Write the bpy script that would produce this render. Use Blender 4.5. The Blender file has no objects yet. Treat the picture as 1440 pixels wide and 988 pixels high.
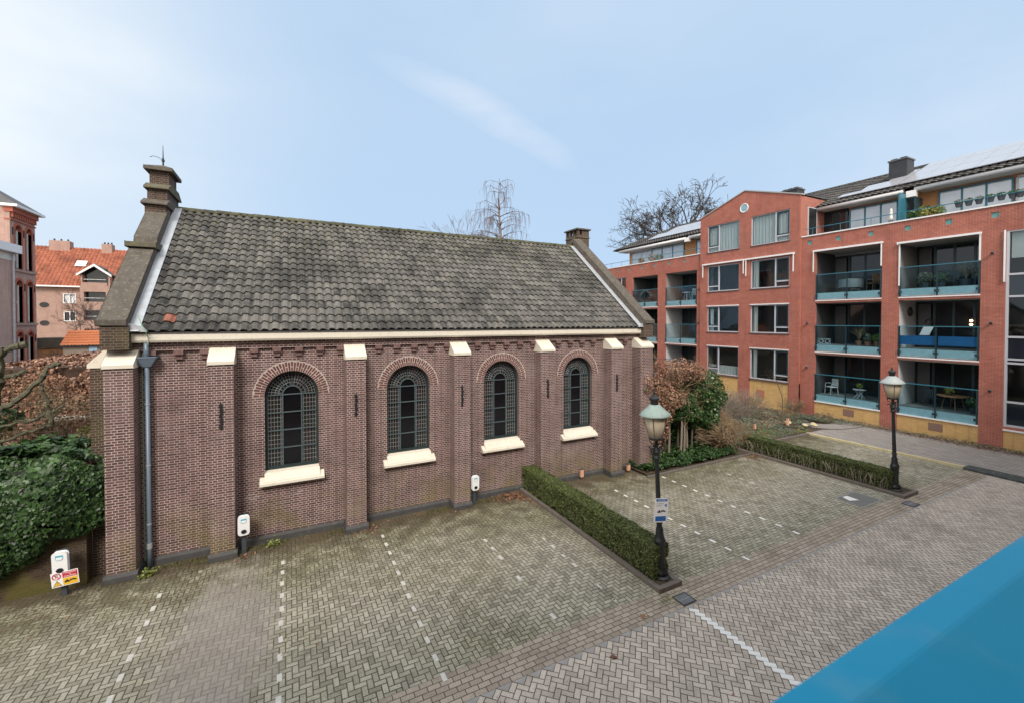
import bpy, math, random
import numpy as np
from mathutils import Vector, Matrix
R = math.radians
rnd = random.Random(7)

# ------------------------------------------------------------------ camera, sky, sun
scene = bpy.context.scene
col = scene.collection
cam_d = bpy.data.cameras.new('camera'); cam = bpy.data.objects.new('camera', cam_d); col.objects.link(cam)
cam.location = (0, 0, 6.1); cam.rotation_euler = (R(89.0), 0, R(-27.3))
cam_d.sensor_width = 36; cam_d.lens = 605/1440*36; cam_d.shift_y = -32.4/1440
cam_d.clip_start = 0.05; cam_d.clip_end = 2000
cam_d.dof.use_dof = True; cam_d.dof.focus_distance = 13.5; cam_d.dof.aperture_fstop = 1.9
scene.camera = cam
SUN_EL, SUN_AZ = 42, 205        # azimuth clockwise from +Y: behind and left of the camera
world = bpy.data.worlds.new('World'); scene.world = world; world.use_nodes = True
nt = world.node_tree; nt.nodes.clear()
def wn(t, **k):
    n = nt.nodes.new(t)
    for a, b in k.items(): setattr(n, a, b)
    return n
sky = wn('ShaderNodeTexSky', sky_type='NISHITA', sun_disc=False)
sky.sun_elevation = R(SUN_EL); sky.sun_rotation = R(SUN_AZ); sky.dust_density = 2.0; sky.air_density = 1.0
bg = wn('ShaderNodeBackground'); bg.inputs['Strength'].default_value = 0.1
wo = wn('ShaderNodeOutputWorld'); nt.links.new(bg.outputs[0], wo.inputs[0])
tc = wn('ShaderNodeTexCoord')
SKY_BASE = (2.38, 3.22, 4.28, 1)      # thin high overcast over the blue
SKY_WHITE = (4.5, 4.75, 4.9, 1)
def wmath(op, a, b=None, c=None, clamp=False):
    n = wn('ShaderNodeMath', operation=op, use_clamp=clamp)
    for i, s in enumerate((a, b, c)):
        if s is None: continue
        if isinstance(s, (int, float)): n.inputs[i].default_value = s
        else: nt.links.new(s, n.inputs[i])
    return n.outputs[0]
def wdot(v):
    n = wn('ShaderNodeVectorMath', operation='DOT_PRODUCT'); nt.links.new(tc.outputs['Generated'], n.inputs[0])
    n.inputs[1].default_value = v; return n.outputs['Value']
def wmix(f, a, b):
    n = wn('ShaderNodeMix', data_type='RGBA')
    for s, i in ((f, 0), (a, 6), (b, 7)):
        if isinstance(s, (int, float)): n.inputs[i].default_value = s
        elif isinstance(s, tuple): n.inputs[i].default_value = s
        else: nt.links.new(s, n.inputs[i])
    return n.outputs[2]
def sdir(px, py):
    r = (px-720)/605; u = -(py-461.6)/605; y = R(27.3)
    return Vector((math.sin(y)+r*math.cos(y), math.cos(y)-r*math.sin(y), u-0.0175)).normalized()
base = wmix(0.93, sky.outputs[0], SKY_BASE)
# broad soft brightening low on the left, and a wisp of cirrus
def blob(c, width):
    return wmath('POWER', wmath('MAXIMUM', wdot(tuple(c)), 0.0), width)
nz = wn('ShaderNodeTexNoise'); nz.inputs['Scale'].default_value = 2.2; nz.inputs['Detail'].default_value = 5
mp = wn('ShaderNodeMapping'); mp.inputs['Scale'].default_value = (1, 1, 2.6); mp.inputs['Rotation'].default_value = (0.2, 0.35, 0.3)
nt.links.new(tc.outputs['Generated'], mp.inputs[0]); nt.links.new(mp.outputs[0], nz.inputs[0])
nfac = wmath('MULTIPLY_ADD', nz.outputs[0], 1.9, -0.45, clamp=True)
left = wmath('MULTIPLY', blob(sdir(-60, 90), 22), wmath('MULTIPLY_ADD', nfac, 0.8, 0.45), clamp=True)
right = wmath('MULTIPLY', blob(sdir(1330, 240), 30), wmath('MULTIPLY', nfac, 0.5), clamp=True)
top = wmath('MULTIPLY', blob(sdir(760, -120), 16), wmath('MULTIPLY', nfac, 0.34), clamp=True)
a_, b_ = sdir(520, 62), sdir(830, 235)
mid = (a_+b_).normalized(); t_ = (b_-a_).normalized(); nrm = mid.cross(t_).normalized()
hl = (b_-a_).length/2
x_ = wmath('DIVIDE', wdot(tuple(t_)), hl)
y_ = wmath('DIVIDE', wmath('ADD', wdot(tuple(nrm)), wmath('MULTIPLY_ADD', nz.outputs[0], 0.10, -0.05)), 0.038)
front = wmath('GREATER_THAN', wdot(tuple(mid)), 0.5)
nz2 = wn('ShaderNodeTexNoise'); nz2.inputs['Scale'].default_value = 9; nz2.inputs['Detail'].default_value = 6
mp2 = wn('ShaderNodeMapping'); mp2.inputs['Scale'].default_value = (1, 1, 3.0); nt.links.new(tc.outputs['Generated'], mp2.inputs[0]); nt.links.new(mp2.outputs[0], nz2.inputs[0])
ell = wmath('SUBTRACT', 1.0, wmath('ADD', wmath('POWER', x_, 2.0), wmath('POWER', y_, 2.0)), clamp=True)
wisp = wmath('MULTIPLY', wmath('MULTIPLY', ell, front), wmath('MULTIPLY', nz2.outputs[0], 0.85), clamp=True)
c1 = wmix(left, base, SKY_WHITE); c2 = wmix(right, c1, SKY_WHITE); c2 = wmix(top, c2, SKY_WHITE); c3 = wmix(wisp, c2, (3.5, 3.95, 4.6, 1))
# unseen warm white added to the sky behind the camera as fill light
back = wmath('SMOOTH_MIN', 1.0, wmath('MAXIMUM', wmath('MULTIPLY_ADD', wdot((-0.42, -0.84, 0.34)), 1.25, 0.1), 0.0), 0.2)
c4 = wmix(back, c3, (9.4, 8.9, 8.1, 1))
nt.links.new(c4, bg.inputs['Color'])
sun_d = bpy.data.lights.new('sun', 'SUN'); sun = bpy.data.objects.new('sun', sun_d); col.objects.link(sun)
sun_d.energy = 1.5; sun_d.angle = R(18); sun_d.color = (1, 0.93, 0.84)
az = R(SUN_AZ); el = R(SUN_EL)
sdv = Vector((math.sin(az)*math.cos(el), math.cos(az)*math.cos(el), math.sin(el)))
sun.rotation_euler = sdv.to_track_quat('Z', 'Y').to_euler()
scene.view_settings.view_transform = 'Standard'; scene.view_settings.look = 'None'
scene.view_settings.exposure = 1.08; scene.view_settings.gamma = 1
scene.render.engine = 'CYCLES'
scene.cycles.max_bounces = 6; scene.cycles.transparent_max_bounces = 12

# ------------------------------------------------------------------ materials
class NT:
    def __init__(s, name):
        s.m = bpy.data.materials.new(name); s.m.use_nodes = True; s.t = s.m.node_tree
        s.b = s.t.nodes['Principled BSDF']; s.uvn = None
    def n(s, t, **k):
        n = s.t.nodes.new(t)
        for a, b in k.items(): setattr(n, a, b)
        return n
    def setin(s, sock, v):
        if isinstance(v, (int, float)): sock.default_value = v
        elif isinstance(v, (tuple, list)): sock.default_value = v if len(v) != 3 or sock.type != 'RGBA' else (*v, 1)
        elif v is not None: s.t.links.new(v, sock)
    def math(s, op, a, b=None, c=None, clamp=False):
        n = s.n('ShaderNodeMath', operation=op, use_clamp=clamp)
        for i, x in enumerate((a, b, c)): 
            if x is not None: s.setin(n.inputs[i], x)
        return n.outputs[0]
    def mix(s, f, a, b, blend='MIX'):
        n = s.n('ShaderNodeMix', data_type='RGBA', blend_type=blend)
        s.setin(n.inputs[0], f); s.setin(n.inputs[6], a); s.setin(n.inputs[7], b); return n.outputs[2]
    def uv(s):
        if not s.uvn: s.uvn = s.n('ShaderNodeUVMap')
        return s.uvn.outputs[0]
    def pos(s): return s.n('ShaderNodeNewGeometry').outputs['Position']
    def noise(s, scale, detail=4, vec=None, rough=0.55, out=0):
        n = s.n('ShaderNodeTexNoise'); n.inputs['Scale'].default_value = scale; n.inputs['Detail'].default_value = detail
        n.inputs['Roughness'].default_value = rough
        s.t.links.new(vec or s.pos(), n.inputs['Vector']); return n.outputs[out]
    def ramp(s, f, lo, hi):   # smooth 0..1 remap
        n = s.n('ShaderNodeMapRange', interpolation_type='SMOOTHSTEP'); s.setin(n.inputs[0], f)
        n.inputs[1].default_value = lo; n.inputs[2].default_value = hi; return n.outputs[0]
    def bump(s, h, strength=0.4, dist=0.01):
        n = s.n('ShaderNodeBump'); n.inputs['Strength'].default_value = strength; n.inputs['Distance'].default_value = dist
        s.t.links.new(h, n.inputs['Height']); s.t.links.new(n.outputs[0], s.b.inputs['Normal'])
    def attr(s, name='tint'):
        n = s.n('ShaderNodeAttribute'); n.attribute_name = name; return n
    def out(s, colr=None, rough=None, metal=None, spec=None):
        if colr is not None: s.setin(s.b.inputs['Base Color'], colr)
        if rough is not None: s.setin(s.b.inputs['Roughness'], rough)
        if metal is not None: s.setin(s.b.inputs['Metallic'], metal)
        if spec is not None: s.setin(s.b.inputs['Specular IOR Level'], spec)
        return s.m

def plain(name, c, rough=0.6, metal=0, var=0.12, nscale=3, bump=0, spec=0.5, dirt=None):
    k = NT(name)
    d = tuple(x*(1-var) for x in c); e = tuple(min(1, x*(1+var)) for x in c)
    cc = k.mix(k.noise(nscale), d, e)
    if dirt: cc = k.mix(k.math('MULTIPLY', k.ramp(k.noise(nscale*2.7, 6), 0.5, 0.75), dirt[1]), cc, dirt[0])
    if bump: k.bump(k.noise(nscale*20, 3), bump, 0.004)
    return k.out(cc, rough, metal, spec)

def brick(name, c1, c2, mortar, bw=0.215, rh=0.0625, ms=0.0065, squash=True, stain=None, contrast=1.0, moss=0, bumpd=0.006, dark=0.25, streak=0.22):
    k = NT(name); t = k.n('ShaderNodeTexBrick'); k.t.links.new(k.uv(), t.inputs['Vector'])
    t.offset = 0.5; t.offset_frequency = 2; t.squash = 0.5 if squash else 1; t.squash_frequency = 2
    t.inputs['Scale'].default_value = 1; t.inputs['Brick Width'].default_value = bw; t.inputs['Row Height'].default_value = rh
    t.inputs['Mortar Size'].default_value = ms; t.inputs['Mortar Smooth'].default_value = 0.25; t.inputs['Bias'].default_value = 0
    n1 = k.noise(0.9, 4)
    ca = k.mix(n1, c1, tuple(x*0.72 for x in c1)); cb = k.mix(n1, c2, tuple(x*0.8 for x in c2))
    k.setin(t.inputs['Color1'], ca); k.setin(t.inputs['Color2'], cb)
    k.setin(t.inputs['Mortar'], k.mix(k.ramp(k.noise(1.7, 5), 0.3, 0.75), mortar, tuple(x*0.62 for x in mortar)))
    c = t.outputs['Color']
    c = k.mix(k.math('MULTIPLY', k.noise(26, 3), 0.2), c, (0.03, 0.022, 0.02), 'MIX') if contrast else c
    if stain: c = k.mix(k.math('MULTIPLY', k.ramp(k.noise(0.55, 6, rough=0.65), 0.5, 0.78), stain[1]), c, stain[0])
    c = k.mix(k.math('MULTIPLY', k.ramp(k.noise(0.38, 6, rough=0.7), 0.54, 0.70), dark), c, k.mix(0.55, c, (0.012,0.01,0.01)))
    if streak:
        mpn = k.n('ShaderNodeMapping'); mpn.inputs['Scale'].default_value = (3.2, 3.2, 0.22); k.t.links.new(k.pos(), mpn.inputs[0])
        c = k.mix(k.math('MULTIPLY', k.ramp(k.noise(1.6, 5, vec=mpn.outputs[0]), 0.52, 0.72), streak), c, (0.05, 0.04, 0.036))
    if moss:
        sp = k.n('ShaderNodeSeparateXYZ'); k.t.links.new(k.pos(), sp.inputs[0])
        low = k.math('MULTIPLY', k.ramp(sp.outputs[2], 1.7, 0.1), k.ramp(k.noise(1.3, 5), 0.42, 0.62))
        c = k.mix(k.math('MULTIPLY', low, moss), c, (0.16, 0.15, 0.02))
    k.bump(k.math('SUBTRACT', 1.0, t.outputs['Fac']), 0.6, bumpd)
    return k.out(c, 0.86, 0, 0.3)

M = {}
M['chapel_brick'] = brick('chapel_brick', (0.092, 0.046, 0.047), (0.185, 0.098, 0.094), (0.56, 0.47, 0.435), ms=0.0075, stain=((0.34, 0.27, 0.26), 0.36), dark=0.45, moss=0.35)
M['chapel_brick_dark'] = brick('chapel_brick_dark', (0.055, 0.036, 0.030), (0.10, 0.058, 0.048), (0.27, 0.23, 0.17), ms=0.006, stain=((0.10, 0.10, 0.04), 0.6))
M['corbel_brick'] = plain('corbel_brick', (0.15,0.085,0.08), .9, var=.4, nscale=9, dirt=((0.4,0.33,0.3),.35))
M['arch_brick'] = brick('arch_brick', (0.18, 0.075, 0.065), (0.12, 0.058, 0.054), (0.66, 0.56, 0.52), bw=0.215, rh=0.068, ms=0.008, squash=False)
M['garden_brick'] = brick('garden_brick', (0.06, 0.042, 0.03), (0.10, 0.062, 0.045), (0.14, 0.12, 0.08), moss=0.4, ms=0.005)
M['red_brick'] = brick('red_brick', (0.49, 0.135, 0.092), (0.34, 0.088, 0.062), (0.60, 0.37, 0.30), ms=0.0075, squash=False, stain=((0.30, 0.14, 0.11), 0.5))
M['yellow_brick'] = brick('yellow_brick', (0.78, 0.50, 0.20), (0.66, 0.40, 0.15), (0.66, 0.48, 0.29), ms=0.005, squash=False, stain=((0.36, 0.22, 0.10), 0.35))
M['pink_brick'] = brick('pink_brick', (0.50, 0.31, 0.25), (0.40, 0.24, 0.19), (0.52, 0.40, 0.35), ms=0.006, stain=((0.26, 0.17, 0.13), 0.4))
M['dark_chimney_brick'] = brick('dark_chimney_brick', (0.04, 0.046, 0.058), (0.028, 0.032, 0.04), (0.10, 0.105, 0.115), ms=0.008)
M['cream'] = plain('cream_paint', (0.68, 0.635, 0.545), 0.6, var=0.07, dirt=((0.42, 0.36, 0.25), 0.35))
M['white'] = plain('white_paint', (0.76, 0.76, 0.77), 0.45, var=0.05, dirt=((0.5, 0.5, 0.48), 0.25))
M['offwhite'] = plain('off_white_paint', (0.66, 0.63, 0.58), 0.6, var=0.07)
M['stone'] = plain('weathered_stone', (0.10, 0.088, 0.075), 0.9, var=0.45, nscale=5, bump=0.5, spec=0.2, dirt=((0.25, 0.23, 0.19), 0.55))
M['stone_moss'] = plain('mossy_stone', (0.12, 0.11, 0.085), 0.95, var=0.4, nscale=6, bump=0.5, spec=0.2, dirt=((0.17, 0.16, 0.03), 0.8))
M['plinth'] = plain('dark_plinth_render', (0.060, 0.060, 0.062), 0.8, var=0.35, nscale=2.5, bump=0.3, dirt=((0.11, 0.105, 0.08), 0.6))
M['kerb'] = plain('concrete_kerb', (0.15, 0.13, 0.115), 0.9, var=0.35, nscale=4, bump=0.4, dirt=((0.08, 0.08, 0.045), 0.6))
M['kerb_yellow'] = plain('yellowed_kerb', (0.55, 0.48, 0.29), 0.85, var=0.25, nscale=3, bump=0.3, dirt=((0.3, 0.27, 0.18), 0.6))
M['zinc'] = plain('zinc_flashing', (0.46, 0.49, 0.53), 0.5, 0.35, var=0.3, nscale=4, dirt=((0.65, 0.67, 0.68), 0.5))
M['pipe'] = plain('grey_zinc_pipe', (0.16, 0.21, 0.27), 0.45, 0.25, var=0.15)
M['iron'] = plain('black_iron', (0.016, 0.019, 0.022), 0.42, 0.0, var=0.35, nscale=8)
M['iron_green'] = plain('dark_green_iron', (0.018, 0.032, 0.034), 0.45, var=0.2)
M['copper_green'] = plain('verdigris_copper', (0.30, 0.39, 0.36), 0.6, var=0.25, nscale=7, dirt=((0.16, 0.2, 0.19), 0.5))
M['lamp_glass'] = plain('frosted_lamp_glass', (0.50, 0.43, 0.31), 0.25, var=0.12, nscale=5)
M['lamp_metal_pale'] = plain('grey_lamp_metal', (0.42, 0.46, 0.46), 0.5, var=0.2, nscale=6)
M['fascia_pale'] = plain('pale_concrete_fascia', (0.62, 0.70, 0.72), 0.6, var=0.2, nscale=5, dirt=((0.42,0.5,0.5),.4))
M['teal'] = plain('teal_metal', (0.03, 0.15, 0.21), 0.4, var=0.12)
M['teal_dark'] = plain('dark_teal_metal', (0.012, 0.040, 0.055), 0.4, var=0.12)
M['grey_frame'] = plain('grey_window_frame', (0.47, 0.48, 0.53), 0.45, var=0.05)
M['teal_strip'] = plain('pale_teal_panel', (0.36, 0.55, 0.62), 0.35, var=0.15, nscale=5, dirt=((0.3, 0.42, 0.43), 0.4))
M['ceiling'] = plain('balcony_ceiling_paint', (0.48, 0.47, 0.45), 0.8, var=0.05)
M['inner_wall'] = plain('balcony_wall_render', (0.50, 0.50, 0.52), 0.8, var=0.08)
M['vent_teal'] = plain('teal_glass_vent', (0.12,0.30,0.29), .3, var=.3, nscale=8)
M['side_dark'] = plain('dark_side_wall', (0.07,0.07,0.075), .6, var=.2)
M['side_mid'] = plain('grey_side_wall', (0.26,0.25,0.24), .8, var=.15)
M['soil'] = plain('soil', (0.07, 0.05, 0.035), 0.95, var=0.5, nscale=4, bump=0.8, dirt=((0.10, 0.095, 0.035), 0.6))
M['bark'] = plain('bark', (0.12, 0.095, 0.07), 0.95, var=0.4, nscale=9, bump=0.6, dirt=((0.16, 0.17, 0.08), 0.6))
M['bark_green'] = plain('mossy_bark', (0.085, 0.08, 0.055), 0.95, var=0.4, nscale=9, bump=0.6, dirt=((0.15, 0.16, 0.06), 0.8))
M['bark_pale'] = plain('pale_bark', (0.24, 0.20, 0.16), 0.9, var=0.3, nscale=9, bump=0.4)
M['twig_far'] = plain('birch_twig', (0.13, 0.09, 0.085), 0.9, var=0.2)
M['twig_dry'] = plain('dry_twig', (0.25, 0.17, 0.10), 0.9, var=0.4, nscale=6)
M['terracotta'] = plain('terracotta', (0.38, 0.16, 0.10), 0.8)
M['plastic_white'] = plain('white_plastic', (0.80, 0.81, 0.83), 0.3, var=0.03)
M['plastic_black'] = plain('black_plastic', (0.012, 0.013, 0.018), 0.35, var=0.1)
M['screen_blue'] = plain('blue_screen', (0.10, 0.42, 0.55), 0.25, var=0.2, nscale=15)
M['sign_blue'] = plain('sign_blue', (0.02, 0.13, 0.42), 0.4, var=0.05)
M['sign_red'] = plain('sign_red', (0.52, 0.02, 0.04), 0.4, var=0.05)
M['sign_yellow'] = plain('sign_yellow', (0.80, 0.48, 0.04), 0.4, var=0.05)
M['sign_white'] = plain('sign_white', (0.82, 0.83, 0.85), 0.35, var=0.03)
M['charcoal'] = plain('charcoal_post', (0.055, 0.065, 0.08), 0.5)
M['salmon'] = plain('salmon_metal', (0.66, 0.36, 0.25), 0.5, var=0.15)
M['white_line'] = plain('white_paver_paint', (0.60, 0.59, 0.55), 0.8, var=0.22, nscale=9, dirt=((0.38, 0.36, 0.3), 0.6))
M['white_fresh'] = plain('fresh_line_paint', (0.80, 0.80, 0.78), 0.7, var=0.05, nscale=9)
M['cast_iron'] = plain('cast_iron', (0.05, 0.052, 0.055), 0.55, 0.3, var=0.3, nscale=10)
M['hatch'] = plain('hatch_steel', (0.26, 0.25, 0.235), 0.6, 0.0, var=0.3, nscale=4, dirt=((0.3, 0.31, 0.32), 0.6))
M['wood'] = plain('balcony_wood', (0.34, 0.17, 0.08), 0.6, var=0.3, nscale=8)
M['curtain'] = plain('curtain_cloth', (0.66, 0.68, 0.70), 0.9, var=0.12, nscale=6)
M['grey_cloth'] = plain('grey_cover_cloth', (0.22, 0.23, 0.24), 0.9, var=0.25)
M['blue_cloth'] = plain('blue_privacy_cloth', (0.03, 0.15, 0.36), 0.7, var=0.2)
M['warm_wall'] = plain('orange_infill_panel', (0.50, 0.25, 0.11), 0.8, var=0.15)
M['cable'] = plain('green_copper_cable', (0.30, 0.42, 0.32), 0.7)
M['solar'] = plain('solar_glass', (0.38, 0.39, 0.42), 0.2, 0.0, var=0.1, spec=1.0)  # pale base puts the sky's reflection into the panel colour
M['bitumen'] = plain('grey_roofing', (0.10, 0.10, 0.105), 0.85, var=0.3)

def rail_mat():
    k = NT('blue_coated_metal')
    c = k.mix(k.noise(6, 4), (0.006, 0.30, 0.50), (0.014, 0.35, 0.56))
    c = k.mix(k.math('MULTIPLY', k.ramp(k.noise(4.5, 6), 0.48, 0.78), 0.6), c, (0.12, 0.36, 0.50))  # paler patches paint soft reflections and dust into the coating colour
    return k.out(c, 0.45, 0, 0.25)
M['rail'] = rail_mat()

def glass_dark(name, c=(0.012, 0.014, 0.016), rough=0.05, blotch=None):
    k = NT(name); cc = k.mix(k.noise(1.3, 3), c, tuple(x*2.2 for x in c))
    if blotch:
        v = k.n('ShaderNodeTexVoronoi'); v.inputs['Scale'].default_value = 2.2; k.t.links.new(k.pos(), v.inputs['Vector'])
        cc = k.mix(0.5, cc, k.mix(v.outputs['Color'], blotch[0], blotch[1]))
    nb = k.noise(2.5, 2); k.bump(nb, 0.04, 0.02)
    return k.out(cc, rough, 0, 0.5)
M['glass_dark'] = glass_dark('dark_window_glass')
M['glass_black'] = glass_dark('black_window_glass', (0.004, 0.004, 0.005), 0.12)
M['glass_leaded'] = glass_dark('leaded_glass', (0.008, 0.009, 0.009), 0.12, ((0.02, 0.025, 0.015), (0.045, 0.02, 0.014)))
def glass_clear(name, tint, alpha, refl=0.4):
    k = NT(name); k.t.nodes.remove(k.b)
    g = k.n('ShaderNodeBsdfGlossy'); g.inputs['Roughness'].default_value = 0.03; g.inputs['Color'].default_value = (0.9, 0.95, 0.97, 1)
    t = k.n('ShaderNodeBsdfTransparent'); t.inputs['Color'].default_value = (*tint, 1)
    fr = k.n('ShaderNodeFresnel'); fr.inputs['IOR'].default_value = 1.5
    mx = k.n('ShaderNodeMixShader'); o = k.t.nodes['Material Output']
    k.t.links.new(k.math('ADD', k.math('MULTIPLY', fr.outputs[0], refl), alpha), mx.inputs[0]); k.t.links.new(t.outputs[0], mx.inputs[1]); k.t.links.new(g.outputs[0], mx.inputs[2])
    k.t.links.new(mx.outputs[0], o.inputs['Surface']); return k.m
M['glass_rail'] = glass_clear('balustrade_glass', (0.74, 0.85, 0.885), 0.0, 0.22)
M['glass_clear'] = glass_clear('clear_window_glass', (0.82, 0.86, 0.86), 0.01)
def emit(name, c, s):
    k = NT(name); k.setin(k.b.inputs['Emission Color'], c); k.b.inputs['Emission Strength'].default_value = s; return k.out(c, 0.5)
M['lamp_lit'] = emit('lit_wall_lamp', (1, 0.62, 0.3), 5)

def tile_mat(name, dark, light, lichen, rough=0.75):
    k = NT(name); a = k.attr('tint')
    c = k.mix(a.outputs['Fac'], dark, light)
    c = k.mix(k.math('MULTIPLY', k.ramp(k.noise(7, 6, rough=0.7), 0.45, 0.75), 0.5), c, tuple(x*1.9 for x in light))
    c = k.mix(k.math('MULTIPLY', k.ramp(k.noise(0.55, 5), 0.47, 0.66), 0.55), c, tuple(x*0.45 for x in dark))
    if lichen:
        sp = k.n('ShaderNodeSeparateXYZ'); k.t.links.new(k.pos(), sp.inputs[0])
        hi = k.ramp(sp.outputs[2], 7.2, 9.9)
        f = k.math('MULTIPLY', k.ramp(k.noise(11, 5, rough=0.7), 0.55, 0.68), k.math('MULTIPLY_ADD', hi, 0.75, 0.12))
        c = k.mix(f, c, (0.20, 0.19, 0.045))
    k.bump(k.noise(60, 3), 0.25, 0.003)
    return k.out(c, rough, 0, 0.35)
M['roof_tile'] = tile_mat('grey_clay_roof_tile', (0.048, 0.047, 0.046), (0.150, 0.142, 0.130), True)
M['roof_tile_orange'] = tile_mat('orange_replacement_tile', (0.24, 0.085, 0.055), (0.34, 0.13, 0.09), False)
M['roof_tile_black'] = tile_mat('black_concrete_roof_tile', (0.055, 0.052, 0.050), (0.10, 0.095, 0.09), False)
M['red_roof_tile'] = tile_mat('red_clay_roof_tile', (0.24, 0.075, 0.042), (0.38, 0.13, 0.075), False)

def herring(k, vec, w):
    s = k.n('ShaderNodeSeparateXYZ'); k.t.links.new(vec, s.inputs[0])
    u = k.math('DIVIDE', s.outputs[0], w); v = k.math('DIVIDE', s.outputs[1], w)
    i = k.math('FLOOR', u); j = k.math('FLOOR', v); fu = k.math('SUBTRACT', u, i); fv = k.math('SUBTRACT', v, j)
    d = k.math('FLOORED_MODULO', k.math('SUBTRACT', i, j), 4.0)
    e1 = k.math('COMPARE', d, 1.0, 0.1); e2 = k.math('COMPARE', d, 2.0, 0.1); H = k.math('LESS_THAN', d, 1.5)
    a = k.math('ADD', fu, e1); b = k.math('ADD', fv, e2)
    a2 = k.math('SUBTRACT', k.math('ADD', H, 1.0), a); b2 = k.math('SUBTRACT', k.math('SUBTRACT', 2.0, H), b)
    dist = k.math('MINIMUM', k.math('MINIMUM', a, a2), k.math('MINIMUM', b, b2))
    c = k.n('ShaderNodeCombineXYZ'); k.setin(c.inputs[0], k.math('SUBTRACT', i, e1)); k.setin(c.inputs[1], k.math('SUBTRACT', j, e2)); k.setin(c.inputs[2], H)
    wn_ = k.n('ShaderNodeTexWhiteNoise'); k.t.links.new(c.outputs[0], wn_.inputs['Vector'])
    return dist, wn_.outputs['Value'], wn_.outputs['Color']

def paver(name, w, rot, ca, cb, joint, moss, special=None, jw=(0.035, 0.105)):
    k = NT(name); vec = k.pos()
    # tiny wobble so courses are not ruler straight
    nzv = k.noise(0.7, 2, out=1); sub = k.n('ShaderNodeVectorMath', operation='MULTIPLY_ADD')
    k.t.links.new(nzv, sub.inputs[0]); sub.inputs[1].default_value = (0.03, 0.03, 0); k.t.links.new(vec, sub.inputs[2])
    mpn = k.n('ShaderNodeMapping'); mpn.inputs['Rotation'].default_value = (0, 0, rot); k.t.links.new(sub.outputs[0], mpn.inputs[0])
    dist, rv, rc = herring(k, mpn.outputs[0], w)
    c = k.mix(rv, ca, cb)
    c = k.mix(k.math('MULTIPLY', k.ramp(k.noise(3.2, 5), 0.35, 0.7), 0.35), c, tuple(x*1.25 for x in cb))
    c = k.mix(k.math('MULTIPLY', k.ramp(k.noise(38, 4, rough=0.75), 0.46, 0.70), 0.5), c, tuple(x*0.4 for x in ca))
    big = k.noise(0.42, 6, rough=0.62)
    sp = k.n('ShaderNodeSeparateXYZ'); k.t.links.new(vec, sp.inputs[0])
    jf = k.ramp(dist, jw[1], jw[0])
    jf2 = jf
    if special == 'parking':
        # mossier towards the chapel wall; worn pale, sanded patch in one bay
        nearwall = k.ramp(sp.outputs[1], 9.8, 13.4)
        mf = k.math('MULTIPLY', k.ramp(k.math('ADD', big, k.math('MULTIPLY', nearwall, 0.30)), 0.44, 0.72), moss)
        fine = k.ramp(k.noise(19, 5, rough=0.7), 0.35, 0.65)
        c = k.mix(k.math('MULTIPLY', mf, fine), c, (0.125, 0.118, 0.045))
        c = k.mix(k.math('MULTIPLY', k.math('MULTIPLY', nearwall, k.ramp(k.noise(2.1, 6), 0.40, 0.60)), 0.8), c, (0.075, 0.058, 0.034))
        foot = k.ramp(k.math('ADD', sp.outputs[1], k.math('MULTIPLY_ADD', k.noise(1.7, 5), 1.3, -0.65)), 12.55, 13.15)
        c = k.mix(k.math('MULTIPLY', foot, 0.85), c, k.mix(k.noise(9, 5), (0.045, 0.035, 0.02), (0.14, 0.105, 0.07)))  # dark moss and dirt band, painted deeper in place of contact shadow
        c = k.mix(k.math('MULTIPLY', k.ramp(k.noise(0.9, 5, rough=0.6), 0.55, 0.72), 0.5), c, (0.10, 0.10, 0.075))
        dx = k.math('DIVIDE', k.math('ADD', sp.outputs[0], 1.2), 0.98); dy = k.math('DIVIDE', k.math('SUBTRACT', sp.outputs[1], 9.6), 3.2)
        rr = k.math('ADD', k.math('ADD', k.math('POWER', dx, 2.0), k.math('POWER', dy, 2.0)), k.math('MULTIPLY_ADD', k.noise(2.3, 7, rough=0.7), 2.6, -1.3))
        sf = k.math('MULTIPLY', k.ramp(rr, 1.35, 0.2), 0.7)
        c = k.mix(sf, c, k.mix(k.noise(14, 4), (0.24, 0.215, 0.195), (0.36, 0.325, 0.30)))
        jf2 = k.math('MULTIPLY', jf, k.math('SUBTRACT', 1.0, k.math('MULTIPLY', sf, 0.85)))
        jcol = k.mix(k.ramp(k.noise(1.1, 4), 0.35, 0.65), joint, (0.075, 0.072, 0.028))
    else:
        c = k.mix(k.math('MULTIPLY', k.ramp(big, 0.46, 0.72), 0.45), c, tuple(x*0.6 for x in ca))
        c = k.mix(k.math('MULTIPLY', k.ramp(k.noise(6.5, 6, rough=0.75), 0.62, 0.72), 0.5), c, (0.09, 0.075, 0.06))
        jcol = k.mix(k.noise(1.1, 4), joint, tuple(x*1.5 for x in joint))
    c = k.mix(k.math('MULTIPLY', jf2, k.math('MULTIPLY_ADD', k.noise(5, 3), 0.5, 0.62), clamp=True), c, jcol)
    k.bump(k.math('ADD', k.math('MULTIPLY', k.ramp(dist, 0.02, 0.14), 1.0), k.math('MULTIPLY', rv, 0.35)), 0.5, 0.008)
    return k.out(c, 0.88, 0, 0.3)
WP, WS = 0.102, 0.104
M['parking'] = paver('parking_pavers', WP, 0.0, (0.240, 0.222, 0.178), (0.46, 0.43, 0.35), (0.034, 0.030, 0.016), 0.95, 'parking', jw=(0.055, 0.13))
M['street'] = paver('street_pavers', WS, R(-45), (0.39, 0.340, 0.288), (0.60, 0.535, 0.460), (0.040, 0.030, 0.022), 0.3, jw=(0.045, 0.10))
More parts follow.
